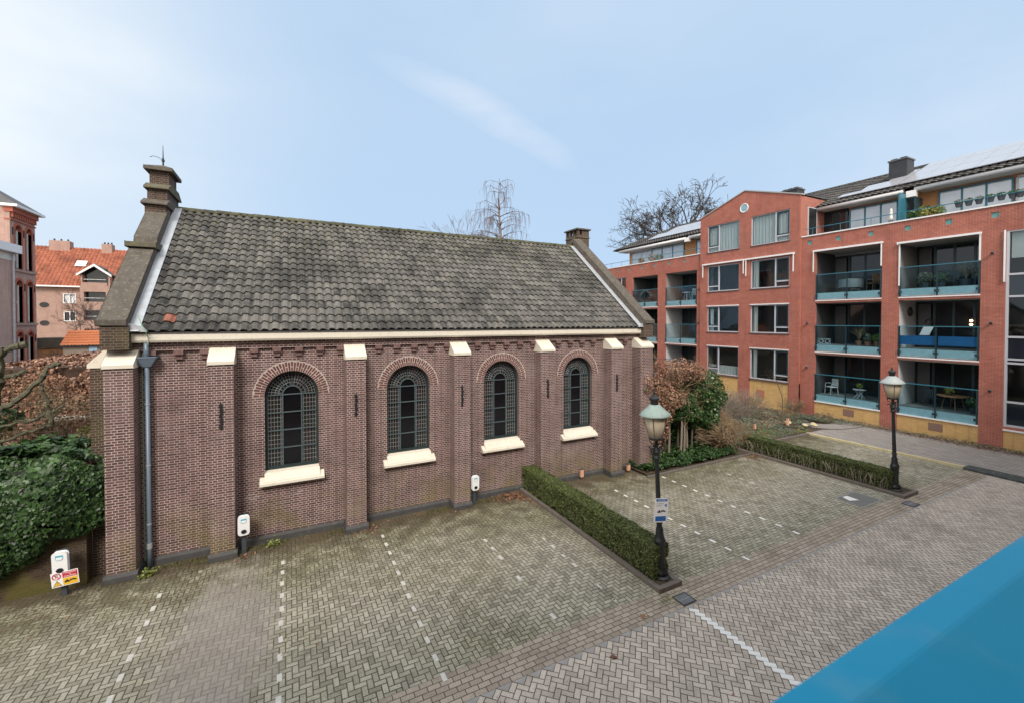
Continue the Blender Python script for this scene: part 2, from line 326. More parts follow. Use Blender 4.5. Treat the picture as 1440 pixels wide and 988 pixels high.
def band_mat(name, ca, cb, mort, bw=0.22, rh=0.112, rot=0, moss=0.4):
    k = NT(name); t = k.n('ShaderNodeTexBrick'); mpn = k.n('ShaderNodeMapping'); mpn.inputs['Rotation'].default_value = (0, 0, rot)
    k.t.links.new(k.pos(), mpn.inputs[0]); k.t.links.new(mpn.outputs[0], t.inputs['Vector'])
    t.inputs['Scale'].default_value = 1; t.inputs['Brick Width'].default_value = bw; t.inputs['Row Height'].default_value = rh
    t.inputs['Mortar Size'].default_value = 0.008; t.inputs['Mortar Smooth'].default_value = 0.3; t.inputs['Bias'].default_value = 0
    k.setin(t.inputs['Color1'], ca); k.setin(t.inputs['Color2'], cb); k.setin(t.inputs['Mortar'], mort)
    c = k.mix(k.math('MULTIPLY', k.ramp(k.noise(1.3, 5), 0.45, 0.7), moss), t.outputs['Color'], (0.12, 0.11, 0.06))
    c = k.mix(k.math('MULTIPLY', k.ramp(k.noise(40, 4), 0.4, 0.7), 0.4), c, tuple(x*0.5 for x in ca))
    k.bump(k.math('SUBTRACT', 1.0, t.outputs['Fac']), 0.5, 0.006)
    return k.out(c, 0.88, 0, 0.3)
M['gutter_band'] = band_mat('gutter_band_pavers', (0.34, 0.285, 0.232), (0.47, 0.405, 0.335), (0.050, 0.040, 0.028))
M['sidewalk'] = band_mat('sidewalk_pavers', (0.29, 0.265, 0.25), (0.40, 0.37, 0.35), (0.12, 0.105, 0.10), 0.3, 0.1, R(90), 0.15)

def leaf_mat(name, lo, hi, rough=0.45, trans=0.0, spec=0.5):
    k = NT(name); a = k.attr('tint'); c = k.mix(a.outputs['Fac'], lo, hi)
    return k.out(c, rough, 0, spec)
M['ivy'] = leaf_mat('ivy_leaf', (0.004, 0.014, 0.006), (0.070, 0.145, 0.040), 0.42, spec=0.3)  # wide random tint range paints shadow between leaves and their sheen
M['hedge'] = leaf_mat('hedge_leaf', (0.022, 0.038, 0.010), (0.17, 0.20, 0.055), 0.6)
M['hedge_core'] = plain('hedge_inner_shade', (0.035, 0.032, 0.018), 0.95, var=0.4, nscale=12)  # solid hedge core, its dark colour standing in for shade among the twigs
M['beech'] = leaf_mat('dry_beech_leaf', (0.13, 0.06, 0.038), (0.48, 0.27, 0.18), 0.65)
M['laurel'] = leaf_mat('laurel_leaf', (0.016, 0.045, 0.014), (0.085, 0.17, 0.05), 0.35)
M['lime'] = leaf_mat('yellow_green_leaf', (0.08, 0.11, 0.02), (0.26, 0.29, 0.06), 0.5)
M['sage'] = leaf_mat('grey_green_leaf', (0.06, 0.08, 0.05), (0.20, 0.23, 0.16), 0.6)
M['dry'] = leaf_mat('dry_stalk', (0.13, 0.09, 0.055), (0.36, 0.27, 0.17), 0.8)
M['dead_leaf'] = leaf_mat('dead_leaf', (0.11, 0.05, 0.03), (0.38, 0.20, 0.12), 0.8)
M['mossy_bits'] = leaf_mat('moss_and_litter', (0.05, 0.045, 0.018), (0.15, 0.14, 0.05), 0.9)

# ------------------------------------------------------------------ mesh helpers
def org(o):
    v = Vector((0, 0, 0))
    while o is not None: v += o.location; o = o.parent
    return v
class MB:
    def __init__(s): s.v = []; s.f = []; s.mi = []; s.uvs = {}; s.cur = 0; s.tint = None
    def q(s, *pts, uv=None):
        b = len(s.v); s.v += [tuple(p) for p in pts]; s.f.append(tuple(range(b, b+len(pts)))); s.mi.append(s.cur)
        if uv: s.uvs[len(s.f)-1] = uv
        return s
    def box(s, x0, y0, z0, x1, y1, z1):
        x0, x1 = min(x0, x1), max(x0, x1); y0, y1 = min(y0, y1), max(y0, y1); z0, z1 = min(z0, z1), max(z0, z1)
        b = len(s.v); s.v += [(x0,y0,z0),(x1,y0,z0),(x1,y1,z0),(x0,y1,z0),(x0,y0,z1),(x1,y0,z1),(x1,y1,z1),(x0,y1,z1)]
        for f in ((0,3,2,1),(4,5,6,7),(0,1,5,4),(1,2,6,5),(2,3,7,6),(3,0,4,7)): s.f.append(tuple(b+i for i in f)); s.mi.append(s.cur)
        return s
    def prism(s, pts, axis, a, b):
        """2D polygon extruded along axis from a to b; axis 'x': pts=(y,z); 'y': (x,z); 'z': (x,y)"""
        def P(p, t): return (t, p[0], p[1]) if axis == 'x' else (p[0], t, p[1]) if axis == 'y' else (p[0], p[1], t)
        n = len(pts); k = len(s.v); s.v += [P(p, a) for p in pts]+[P(p, b) for p in pts]
        s.f.append(tuple(range(k, k+n))); s.mi.append(s.cur); s.f.append(tuple(range(k+2*n-1, k+n-1, -1))); s.mi.append(s.cur)
        for i in range(n): s.f.append((k+i, k+(i+1) % n, k+n+(i+1) % n, k+n+i)); s.mi.append(s.cur)
        return s
    def tube(s, pts, rad, n=6, cap=True):
        pts = [Vector(p) for p in pts]
        if isinstance(rad, (int, float)): rad = [rad]*len(pts)
        k = len(s.v); up = Vector((0.13, 0.31, 1)).normalized(); a = None
        for i, p in enumerate(pts):
            d = (pts[min(i+1, len(pts)-1)]-pts[max(i-1, 0)])
            if d.length < 1e-9: d = Vector((0, 0, 1))
            d.normalize()
            if a is None: a = d.cross(up if abs(d.dot(up)) < 0.95 else Vector((1, 0, 0))).normalized()
            else:
                a = a-d*a.dot(d); a.normalize()
            b = d.cross(a)
            for j in range(n):
                t = 2*math.pi*j/n; s.v.append(tuple(p+(a*math.cos(t)+b*math.sin(t))*rad[i]))
        for i in range(len(pts)-1):
            for j in range(n):
                s.f.append((k+i*n+j, k+i*n+(j+1) % n, k+(i+1)*n+(j+1) % n, k+(i+1)*n+j)); s.mi.append(s.cur)
        if cap and n > 2:
            s.f.append(tuple(k+j for j in reversed(range(n)))); s.mi.append(s.cur)
            e = k+(len(pts)-1)*n; s.f.append(tuple(e+j for j in range(n))); s.mi.append(s.cur)
        return s
    def lathe(s, prof, c=(0, 0, 0), n=16, rot=0):
        """prof: list of (r,z)"""
        k = len(s.v)
        for r, z in prof:
            for j in range(n):
                t = 2*math.pi*j/n+rot; s.v.append((c[0]+r*math.cos(t), c[1]+r*math.sin(t), c[2]+z))
        for i in range(len(prof)-1):
            for j in range(n):
                s.f.append((k+i*n+j, k+i*n+(j+1) % n, k+(i+1)*n+(j+1) % n, k+(i+1)*n+j)); s.mi.append(s.cur)
        s.f.append(tuple(k+j for j in reversed(range(n)))); s.mi.append(s.cur)
        e = k+(len(prof)-1)*n; s.f.append(tuple(e+j for j in range(n))); s.mi.append(s.cur)
        return s
    def build(s, name, mat, parent=None, smooth=False, bevel=0, at=None):
        me = bpy.data.meshes.new(name)
        o = bpy.data.objects.new(name, me); col.objects.link(o)
        base = org(parent) if parent else Vector(at or (0, 0, 0))
        V = np.array(s.v, dtype=float).reshape(-1, 3)
        me.from_pydata((V-np.array(base)).tolist(), [], s.f)
        mats = mat if isinstance(mat, (list, tuple)) else [mat]
        for m in mats: me.materials.append(M[m] if isinstance(m, str) else m)
        me.polygons.foreach_set('material_index', s.mi)
        uvl = me.uv_layers.new(name='UVMap'); lv = np.zeros(len(me.loops), dtype=int); me.loops.foreach_get('vertex_index', lv)
        uv = np.zeros((len(me.loops), 2)); P = V[lv]
        nr = np.zeros(len(me.polygons)*3); me.polygons.foreach_get('normal', nr); nr = np.abs(nr.reshape(-1, 3))
        ls = np.zeros(len(me.polygons), dtype=int); lt = ls.copy(); me.polygons.foreach_get('loop_start', ls); me.polygons.foreach_get('loop_total', lt)
        ax = np.repeat(np.where(nr[:, 2] > 0.8, 2, np.where(nr[:, 0] > nr[:, 1], 0, 1)), lt)
        uv[:, 0] = np.where(ax == 0, P[:, 1], P[:, 0]); uv[:, 1] = np.where(ax == 2, P[:, 1], P[:, 2])
        for fi, l in s.uvs.items():
            for q, c in enumerate(l): uv[ls[fi]+q] = c
        uvl.data.foreach_set('uv', uv.ravel())
        if s.tint is not None:
            at_ = me.attributes.new('tint', 'FLOAT', 'FACE'); at_.data.foreach_set('value', np.array(s.tint, dtype=np.float32))
        if smooth: me.polygons.foreach_set('use_smooth', [True]*len(me.polygons))
        me.update()
        if parent: o.parent = parent
        else: o.location = base
        if bevel:
            b = o.modifiers.new('bevel', 'BEVEL'); b.width = bevel; b.segments = 2; b.limit_method = 'ANGLE'
        return o
def tag(o, label=None, cat=None, group=None, kind=None):
    if label: o['label'] = label
    if cat: o['category'] = cat
    if group: o['group'] = group
    if kind: o['kind'] = kind
    return o
def thing(name, label, cat, loc=(0, 0, 0), group=None):
    o = bpy.data.objects.new(name, None); o.empty_display_size = 0.2; col.objects.link(o); o.location = loc
    return tag(o, label, cat, group)
def struct(o): o['kind'] = 'structure'; return o
def copy_tree(o, parent=None):
    c = o.copy(); col.objects.link(c)
    if parent: c.parent = parent
    for ch in list(o.children): copy_tree(ch, c)
    return c
def B(x0, y0, z0, x1, y1, z1): return MB().box(x0, y0, z0, x1, y1, z1)

def wall(mb, axis, p, u0, u1, z0, z1, holes, d):
    """wall face on plane axis=p with rectangular / arched holes (ua,ub,za,zb[,True]) and reveals of depth d"""
    def P(u, z, o=0): return (p+o, u, z) if axis == 'x' else (u, p+o, z)
    def quad(a, b, c, e):
        if axis == 'x': mb.q(a, e, c, b)
        else: mb.q(a, b, c, e)
    us = sorted({u0, u1}|{h[0] for h in holes}|{h[1] for h in holes}); us = [u for u in us if u0 <= u <= u1]
    zs = sorted({z0, z1}|{h[2] for h in holes}|{h[3] for h in holes}); zs = [z for z in zs if z0 <= z <= z1]
    for i in range(len(us)-1):
        run = None
        for j in range(len(zs)-1):
            cu, cz = (us[i]+us[i+1])/2, (zs[j]+zs[j+1])/2
            inside = any(h[0] < cu < h[1] and h[2] < cz < h[3] for h in holes)
            if not inside: quad(P(us[i], zs[j]), P(us[i+1], zs[j]), P(us[i+1], zs[j+1]), P(us[i], zs[j+1]))
    for h in holes:
        a, b, za, zb = h[:4]
        if len(h) > 4:
            r = (b-a)/2; c = (a+b)/2; zs_ = zb-r; n = 20
            arc = [(c-r*math.cos(math.pi*t/n), zs_+r*math.sin(math.pi*t/n)) for t in range(n+1)]
            for t in range(n):
                (xa, ya), (xb, yb) = arc[t], arc[t+1]
                quad(P(xa, ya), P(xb, yb), P(xb, zb), P(xa, zb))
                mb.q(P(xa, ya), P(xa, ya, d), P(xb, yb, d), P(xb, yb))
            ztop = zs_
        else:
            ztop = zb; mb.q(P(a, zb), P(a, zb, d), P(b, zb, d), P(b, zb))
        mb.q(P(a, za), P(a, za, d), P(a, ztop, d), P(a, ztop)); mb.q(P(b, za), P(b, ztop), P(b, ztop, d), P(b, za, d))
        mb.q(P(a, za), P(b, za), P(b, za, d), P(a, za, d))

def tile_roof(O, A, U, nc, nr, tw, tl, rng, keep=None, amp=0.034, seg=7):
    """pantiles as real geometry. O eave corner, A unit along eave, U unit up slope"""
    O, A, U = Vector(O), Vector(A), Vector(U); N = A.cross(U).normalized()
    if N.z < 0: N = -N
    mb = MB(); mb.tint = []
    prof = [(t/seg, amp*(math.sin(2*math.pi*t/seg-0.5)+0.35*math.sin(4*math.pi*t/seg))) for t in range(seg+1)]
    for r in range(nr):
        for c in range(nc):
            if keep and not keep(c, r): continue
            j = rng.uniform(-0.006, 0.006); ju = rng.uniform(-0.012, 0.012); jn = rng.uniform(-0.003, 0.005)
            s0 = r*tl+ju; s1 = (r+1)*tl+0.05; k = len(mb.v)
            for (t, h) in prof: mb.v.append(tuple(O+A*((c+t)*tw+j)+U*s0+N*(h+0.062+jn)))
            for (t, h) in prof: mb.v.append(tuple(O+A*((c+t)*tw)+U*s1+N*(h+0.014)))
            for (t, h) in prof: mb.v.append(tuple(O+A*((c+t)*tw+j)+U*(s0+0.01)+N*(h+0.022+jn)))
            n = seg+1; tt = min(1, max(0, rng.gauss(0.5, 0.28)))
            for q in range(seg):
                mb.f.append((k+q, k+q+1, k+n+q+1, k+n+q)); mb.f.append((k+2*n+q, k+2*n+q+1, k+q+1, k+q)); mb.mi += [0, 0]; mb.tint += [tt, tt*0.5]
            mb.f.append((k, k+n, k+2*n)); mb.f.append((k+seg, k+2*n+seg, k+n+seg)); mb.mi += [0, 0]; mb.tint += [tt, tt]
    return mb

def leaves(name, mat, C, Nrm, size, parent=None, shape=None, nrng=None, droop=0.35, jitter=0.6, label=None, cup=0.12):
    """many small leaf polygons. C (n,3) centres, Nrm (n,3) outward normals"""
    g = nrng; n = len(C); C = np.asarray(C, float)
    Nn = np.asarray(Nrm, float)+g.normal(0, jitter, (n, 3)); Nn /= np.linalg.norm(Nn, axis=1)[:, None]+1e-9
    t = g.normal(0, 1, (n, 3)); t[:, 2] -= droop*2; T = t-Nn*(t*Nn).sum(1)[:, None]; T /= np.linalg.norm(T, axis=1)[:, None]+1e-9
    Bn = np.cross(Nn, T)
    if shape is None: shape = [(-0.5, 0), (-0.1, 0.32), (0.3, 0.22), (0.5, 0), (0.3, -0.22), (-0.1, -0.32)]
    s = size*g.uniform(0.6, 1.3, n); k = len(shape)
    V = np.zeros((n, k, 3))
    for i, (a, b) in enumerate(shape):
        V[:, i] = C+T*(a*s)[:, None]+Bn*(b*s)[:, None]+Nn*(abs(b)*cup*2*s)[:, None]
    me = bpy.data.meshes.new(name); me.vertices.add(n*k); base = org(parent) if parent else Vector((0, 0, 0))
    me.vertices.foreach_set('co', (V.reshape(-1, 3)-np.array(base)).ravel())
    me.loops.add(n*k); me.loops.foreach_set('vertex_index', np.arange(n*k)); me.polygons.add(n)
    me.polygons.foreach_set('loop_start', np.arange(n)*k); me.polygons.foreach_set('loop_total', np.full(n, k))
    at_ = me.attributes.new('tint', 'FLOAT', 'FACE'); at_.data.foreach_set('value', np.clip(g.beta(1.25, 1.9, n), 0, 1).astype(np.float32))
    me.materials.append(M[mat]); me.update(); me.validate()
    o = bpy.data.objects.new(name, me); col.objects.link(o)
    if parent: o.parent = parent
    return o
IVY = [(-0.5, 0.0), (-0.42, 0.28), (-0.1, 0.5), (0.0, 0.22), (0.25, 0.25), (0.6, 0.0), (0.25, -0.25), (0.0, -0.22), (-0.1, -0.5), (-0.42, -0.28)]
gen = np.random.default_rng(11)
def vnoise(P, s, seed=0):
    """cheap smooth pseudo noise for clumping"""
    P = np.asarray(P)*s; r = np.random.default_rng(seed); out = np.zeros(len(P))
    for _ in range(6):
        w = r.normal(0, 1, 3); out += np.sin(P@w*1.7+r.uniform(0, 6.3))
    return out/6

# ------------------------------------------------------------------ ground
struct(MB().q((-160,-60,-0.05),(260,-60,-0.05),(260,300,-0.05),(-160,300,-0.05)).build('ground', 'soil'))
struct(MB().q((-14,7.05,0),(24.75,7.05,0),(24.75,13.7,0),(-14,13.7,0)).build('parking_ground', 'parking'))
struct(MB().q((-14,-1.2,0),(29.5,-1.2,0),(29.5,6.38,0),(-14,6.38,0)).build('street', 'street'))
struct(MB().q((-14,6.38,-0.004),(24.75,6.38,-0.004),(24.75,7.05,-0.004),(-14,7.05,-0.004)).build('gutter_strip', 'gutter_band'))
# pointed edge pavers where the diagonal bond of the street begins
mb = MB(); p_ = WS*2*1.4142
for i in range(int(40/p_)):
    x = -12+i*p_
    if x > 24: break
    mb.q((x+0.012,6.372,0.004),(x+p_/2,6.372-p_/2+0.02,0.004),(x+p_-0.012,6.372,0.004))
M['edge_paver'] = plain('pale_edge_paver', (0.33, 0.315, 0.30), 0.85, var=0.3, nscale=3)
struct(mb.build('street_edge_pavers', 'edge_paver'))
struct(B(24.85,-1.2,-0.04,29.62,13.28,0.06).build('sidewalk', 'sidewalk'))
# park bay lines: one white paver in every other course
def bay_line(x, ys, name='parking_line', wear=0.0, mat='white_line'):
    mb = MB(); i0 = round(x/WP)
    for y in ys:
        if rnd.random() < wear: continue
        a = x-WP/2+rnd.uniform(-.006,.006); b = y-WP+rnd.uniform(-.012,.012)
        sx, sy = WP-0.016, 2*WP-0.016
        if wear > 0.2: sx *= rnd.uniform(0.6,1); sy *= rnd.uniform(0.5,1)
        c = rnd.uniform(0.0,0.012)
        mb.q((a+c,b,0.004),(a+sx,b+c,0.004),(a+sx-c,b+sy,0.004),(a,b+sy-c,0.004))
    return struct(mb.build(name, mat))
def ar(a, b, s=0.495): 
    o = []; 
    while a < b: o.append(a); a += s
    return o
bay_line(-2.62, ar(9.05, 12.3)); bay_line(-0.2, ar(7.3, 12.6)); bay_line(2.3, ar(7.0, 12.6)); bay_line(4.8, ar(7.45, 11.3), wear=0.08)
bay_line(6.3, ar(7.3, 10.6), wear=0.25); bay_line(10.4, ar(7.0, 12.4), mat='white_fresh'); bay_line(12.95, ar(7.2, 12.3), mat='white_fresh'); bay_line(15.5, ar(9.2, 11.9), wear=0.3); bay_line(21.8, ar(7.9, 9.3), wear=0.1)
# loose pale replacement pavers
mb = MB()
for x, y in ((4.42,10.9),(4.6,9.7),(-1.2,11.6),(-3.2,12.2),(-2.0,12.6),(5.6,10.1),(6.1,9.0)):
    a = round(x/WP)*WP; b = round(y/WP)*WP; mb.q((a+.01,b+.01,.004),(a+WP-.01,b+.01,.004),(a+WP-.01,b+1.2*WP,.004),(a+.01,b+1.2*WP,.004))
struct(mb.build('pale_replacement_pavers', plain('pale_paver', (0.34,0.32,0.25), 0.9, var=0.2)))
# stepped white line laid brick by brick in the diagonal bond
mb = MB(); h_ = math.sqrt(0.5)
def uv2w(u, v): return ((u-v)*h_, (u+v)*h_, 0.004)
U0, V0 = (7.62+6.08)*h_, (6.08-7.62)*h_
i0 = round(U0/WS); j0 = round(V0/WS)
while (i0-j0) % 4 != 3: j0 += 1
for t in range(16):
    i, j = i0-t, j0-t; e = 0.004
    mb.q(uv2w(i*WS+e, j*WS+e), uv2w((i+1)*WS-e, j*WS+e), uv2w((i+1)*WS-e, (j+2)*WS-e), uv2w(i*WS+e, (j+2)*WS-e))
struct(mb.build('stepped_white_line', 'white_fresh'))
# kerbs and beds
def ring_kerb(name, x0, y0, x1, y1, w=0.12, h=0.10, back=True):
    mb = MB().box(x0,y0,-0.05,x0+w,y1,h).box(x1-w,y0,-0.05,x1,y1,h).box(x0+w,y0,-0.05,x1-w,y0+w,h-0.003)
    o = struct(mb.build(name, 'kerb', bevel=0.012))
    struct(B(x0+w,y0+w,-0.04,x1-w,y1,h-0.035).build(name.replace('kerb','soil'), 'soil'))
ring_kerb('hedge_bed_kerb', 7.30, 6.95, 8.02, 13.55); ring_kerb('hedge_bed_kerb', 18.72, 6.85, 19.75, 13.1)
mb = MB().box(24.72,7.15,-0.05,24.86,13.28,0.10); struct(mb.build('pavement_kerb', 'kerb_yellow', bevel=0.012))
struct(MB().prism([(24.62,7.15),(25.3,7.15),(25.2,4.0),(24.3,4.0)], 'z', 0.01, 0.07).build('dark_kerb_ramp', plain('dark_rubber_ramp', (0.05,0.06,0.06), 0.8, dirt=((0.22,0.22,0.2),0.6)), bevel=0.01))
mb = MB().box(12.35,12.34,-0.05,18.72,12.45,0.07).box(19.75,13.1,-0.05,24.72,13.22,0.10); struct(mb.build('bed_kerb', 'kerb', bevel=0.01))
# gently uneven planting ground behind the kerbs
mb = MB(); nx, ny = 40, 30; x0, x1, y0, y1 = 12.4, 29.55, 12.45, 38
g0 = len(mb.v)
for j in range(ny+1):
    for i in range(nx+1):
        x = x0+(x1-x0)*i/nx; y = y0+(y1-y0)*j/ny
        if x > 19.75 or y > 14: pass
        yy = max(y, 13.2) if x > 19.6 else y
        z = 0.05+0.05*math.sin(x*1.3+y)*math.sin(y*0.9)+0.03*math.sin(x*3.1)
        mb.v.append((x, yy, min(max(z, 0.02), 0.085)))
for j in range(ny):
    for i in range(nx):
        a = j*(nx+1)+i; mb.f.append((a,a+1,a+nx+2,a+nx+1)); mb.mi.append(0)
struct(mb.build('planting_bed_soil', 'soil', smooth=True))
# garden path curving behind the bed
pp = [(29.4,12.9),(28.2,13.0),(27.4,13.15),(26.9,13.5),(26.5,14.1)]
mb = MB()
L_ = [(x-.25, y-.35) for x, y in pp]; R_ = [(x+.35, y+.75) for x, y in pp]
for i in range(len(pp)-1): mb.q((*L_[i],0.095),(*L_[i+1],0.095),(*R_[i+1],0.095),(*R_[i],0.095))
struct(mb.build('garden_path', 'sidewalk'))
# inspection hatch and drains
t = thing('inspection_hatch', 'large grey steel inspection hatch in the paving with white paint patch', 'hatch', (17.3,7.6,0))
B(16.62,7.12,0,17.9,8.02,0.012).build('hatch_surround', 'hatch', t)
mb = MB().box(16.7,7.2,0.012,17.24,7.94,0.022).box(17.28,7.2,0.012,17.82,7.94,0.022); mb.build('hatch_lid', plain('hatch_lid_steel', (0.17,0.17,0.165), 0.6, 0.0, var=0.3), t, bevel=0.004)
MB().q((16.82,7.62,0.0235),(17.16,7.5,0.0235),(17.2,7.88,0.0235),(16.95,7.9,0.0235)).build('paint_patch', 'white_fresh', t)
def drain(x0, y0, x1, y1, label):
    t = thing('street_drain', label, 'drain', ((x0+x1)/2,(y0+y1)/2,0), 'cast iron street drains')
    f = 0.03
    MB().box(x0,y0,0,x1,y0+f,.012).box(x0,y1-f,0,x1,y1,.012).box(x0,y0+f,0,x0+f,y1-f,.012).box(x1-f,y0+f,0,x1,y1-f,.012).build('frame', 'cast_iron', t)
    B(x0+f,y0+f,0,x1-f,y1-f,.004).build('sump', 'plastic_black', t)
    mb = MB(); n = 7
    for i in range(n):
        x = x0+f+(x1-x0-2*f)*(i+0.5)/n; mb.box(x-.012,y0+f,.004,x+.012,y1-f,.011)
    mb.box(x0+f,(y0+y1)/2-.012,.004,x1-f,(y0+y1)/2+.012,.0105); mb.build('grate', plain('worn_grate_steel',(0.24,0.25,0.27),0.6,0.0), t)
drain(7.45,6.40,7.85,6.74,'dark grated street drain at the foot of the kerb by the near lamp')
drain(18.15,6.40,18.6,6.74,'dark grated street drain at the end of the farther hedge kerb')

# ------------------------------------------------------------------ chapel
ch = thing('brick_chapel', 'old brown brick chapel with grey tiled roof, buttresses and four arched windows', 'chapel', (4.7,13.6,0))
WY = 13.6; WX = [0.04, 3.34, 6.62, 9.9]; HW = 0.68
mb = MB()
wall(mb, 'y', WY, -3.9, 13.35, 0, 5.9, [(c-HW, c+HW, 1.9, 4.7, True) for c in WX], 0.22)
mb.box(-3.4, 13.52, 5.36, 12.9, 13.598, 5.62)                     # corbelled top courses
mb.build('front_wall', 'chapel_brick', ch)
gp = [(13.6,0),(13.6,5.95),(18.2,9.75),(22.8,5.95),(22.8,0)]
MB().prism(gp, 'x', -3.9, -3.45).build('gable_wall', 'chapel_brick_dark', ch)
MB().prism(gp, 'x', 12.92, 13.35).build('gable_wall', 'chapel_brick', ch)
B(-3.9,22.5,0,13.35,22.8,5.9).build('rear_wall', 'chapel_brick', ch)
B(-3.45,14.3,0,12.92,14.34,5.6).build('interior_screen', 'plastic_black', ch)
B(-3.9,13.15,5.42,-3.38,13.62,5.98).build('kneeler_brickwork', 'chapel_brick_dark', ch)
B(12.88,13.15,5.42,13.35,13.62,5.98).build('kneeler_brickwork', 'chapel_brick_dark', ch)
# plinth
mb = MB(); BX = [-3.57,-1.57,1.69,4.95,8.21,11.4,12.97]
xs = [-3.3]+[v for b in BX[1:-1] for v in (b-.29,b+.29)]+[12.68]
for a, b in zip(xs[::2], xs[1::2]): mb.prism([(WY-.07,0),(WY-.07,.14),(WY-.01,.20),(WY+.05,.20),(WY+.05,0)], 'x', a, b)
mb.build('plinth', 'plinth', ch)
# buttresses, each with cap, plinth and wall anchor
for i, b in enumerate(BX):
    w = .27 if i != 6 else .33
    o = B(b-w,13.1,0,b+w,WY+.03,5.03).build('buttress', 'chapel_brick', ch)
    MB().prism([(13.06,4.99),(13.055,5.08),(WY+.002,5.46),(WY+.03,5.46),(WY+.03,4.99)], 'x', b-w-.02, b+w+.02).build('cap', 'cream', o, bevel=0.008)
    MB().prism([(13.02,0),(13.02,.13),(13.09,.19),(WY+.02,.19),(WY+.02,0)], 'x', b-w-.05, b+w+.05).build('buttress_plinth', 'plinth', o, bevel=0.01)
    if 0 < i < 6:
        a = MB(); z0 = 3.38
        for k in range(5): a.box(b-.05+.012*(k % 2),13.06,z0+k*.13,b+.02+.012*(k % 2),13.1,z0+k*.13+.09)
        a.tube([(b-.01,13.075,z0-.04),(b-.01,13.075,z0+.66)], .016, 5); a.build('wall_anchor', 'iron', o)
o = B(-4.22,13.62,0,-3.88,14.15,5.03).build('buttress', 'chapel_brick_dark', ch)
MB().prism([(-4.26,4.99),(-4.26,5.07),(-3.9,5.46),(-3.88,5.46),(-3.88,4.99)], 'y', 13.60, 14.17).build('cap', 'cream', o, bevel=0.008)
# corbels under the top courses
x = -3.05
while x < 12.8:
    if min(abs(x-b) for b in BX) > 0.36:
        MB().box(x-.10,13.47,5.25,x+.10,WY+.01,5.358).box(x-.075,13.53,5.13,x+.075,WY+.01,5.248).build('corbel', 'corbel_brick', ch)
    x += 0.545
# eaves fascia and gutter
mb = MB().prism([(13.36,5.57),(13.33,5.62),(13.33,5.78),(WY-.001,5.78),(WY-.001,5.625),(13.50,5.625),(13.50,5.57)], 'x', -3.52, 13.05); mb.build('fascia_board', 'cream', ch)
MB().prism([(13.31,5.781),(13.31,5.82),(13.5,5.83),(13.5,5.781)], 'x', -3.54, 13.07).build('gutter_lip', 'plinth', ch)
# roofs
Us = Vector((0, 4.87, 4.01)).normalized()
orange = {(2,1)}
tile_roof((-3.3,13.30,5.82), (1,0,0), Us, 68, 19, 0.2385, 0.332, random.Random(3), keep=lambda c, r: (c, r) not in orange).build('roof', 'roof_tile', ch, smooth=False)
tile_roof((-3.3,13.30,5.82), (1,0,0), Us, 68, 19, 0.2385, 0.332, random.Random(5), keep=lambda c, r: (c, r) in orange).build('orange_tile', 'roof_tile_orange', ch)
MB().q((-3.45,13.32,5.80),(12.92,13.32,5.80),(12.92,18.2,9.82),(-3.45,18.2,9.82)).q((-3.45,23.0,5.85),(-3.45,18.2,9.84),(12.92,18.2,9.84),(12.92,23.0,5.85)).build('roof_deck', 'plinth', ch)
mb = MB(); x = -3.35; rr = random.Random(9)
mb.tint = []
while x < 12.9:
    k = len(mb.f); n = 8; z = 9.84+rr.uniform(-.006,.008); r1 = .135; r2 = .12
    b0 = len(mb.v)
    for (xx, r_) in ((x, r1), (x+.40, r2)):
        for j in range(n+1):
            t_ = math.pi*(j/n)*1.1-0.05*math.pi; mb.v.append((xx, 18.2-r_*math.cos(t_), z+r_*math.sin(t_)*0.9))
    tt = rr.random()
    for j in range(n): mb.f.append((b0+j, b0+n+1+j, b0+n+2+j, b0+j+1)); mb.mi.append(0); mb.tint.append(tt)
    mb.f.append(tuple(range(b0, b0+n+1))); mb.mi.append(0); mb.tint.append(tt*.5)
    x += .37
mb.build('ridge_tiles', tile_mat('mossy_ridge_tile', (0.045,0.045,0.035), (0.10,0.10,0.06), True), ch)
g2 = np.random.default_rng(2); n_ = 900
xs_ = g2.uniform(-3.3,12.9,n_); C = np.stack([xs_, 18.2+g2.normal(-0.10,.06,n_), 9.93-np.abs(g2.normal(0,.05,n_))], 1)
keepm = vnoise(C, 1.5, 3) > -0.1; C = C[keepm]
m_ = leaves('ridge_moss', 'mossy_bits', C, np.tile([0,-.5,1.],(len(C),1)), .05, ch, None, g2); m_['kind'] = 'stuff'
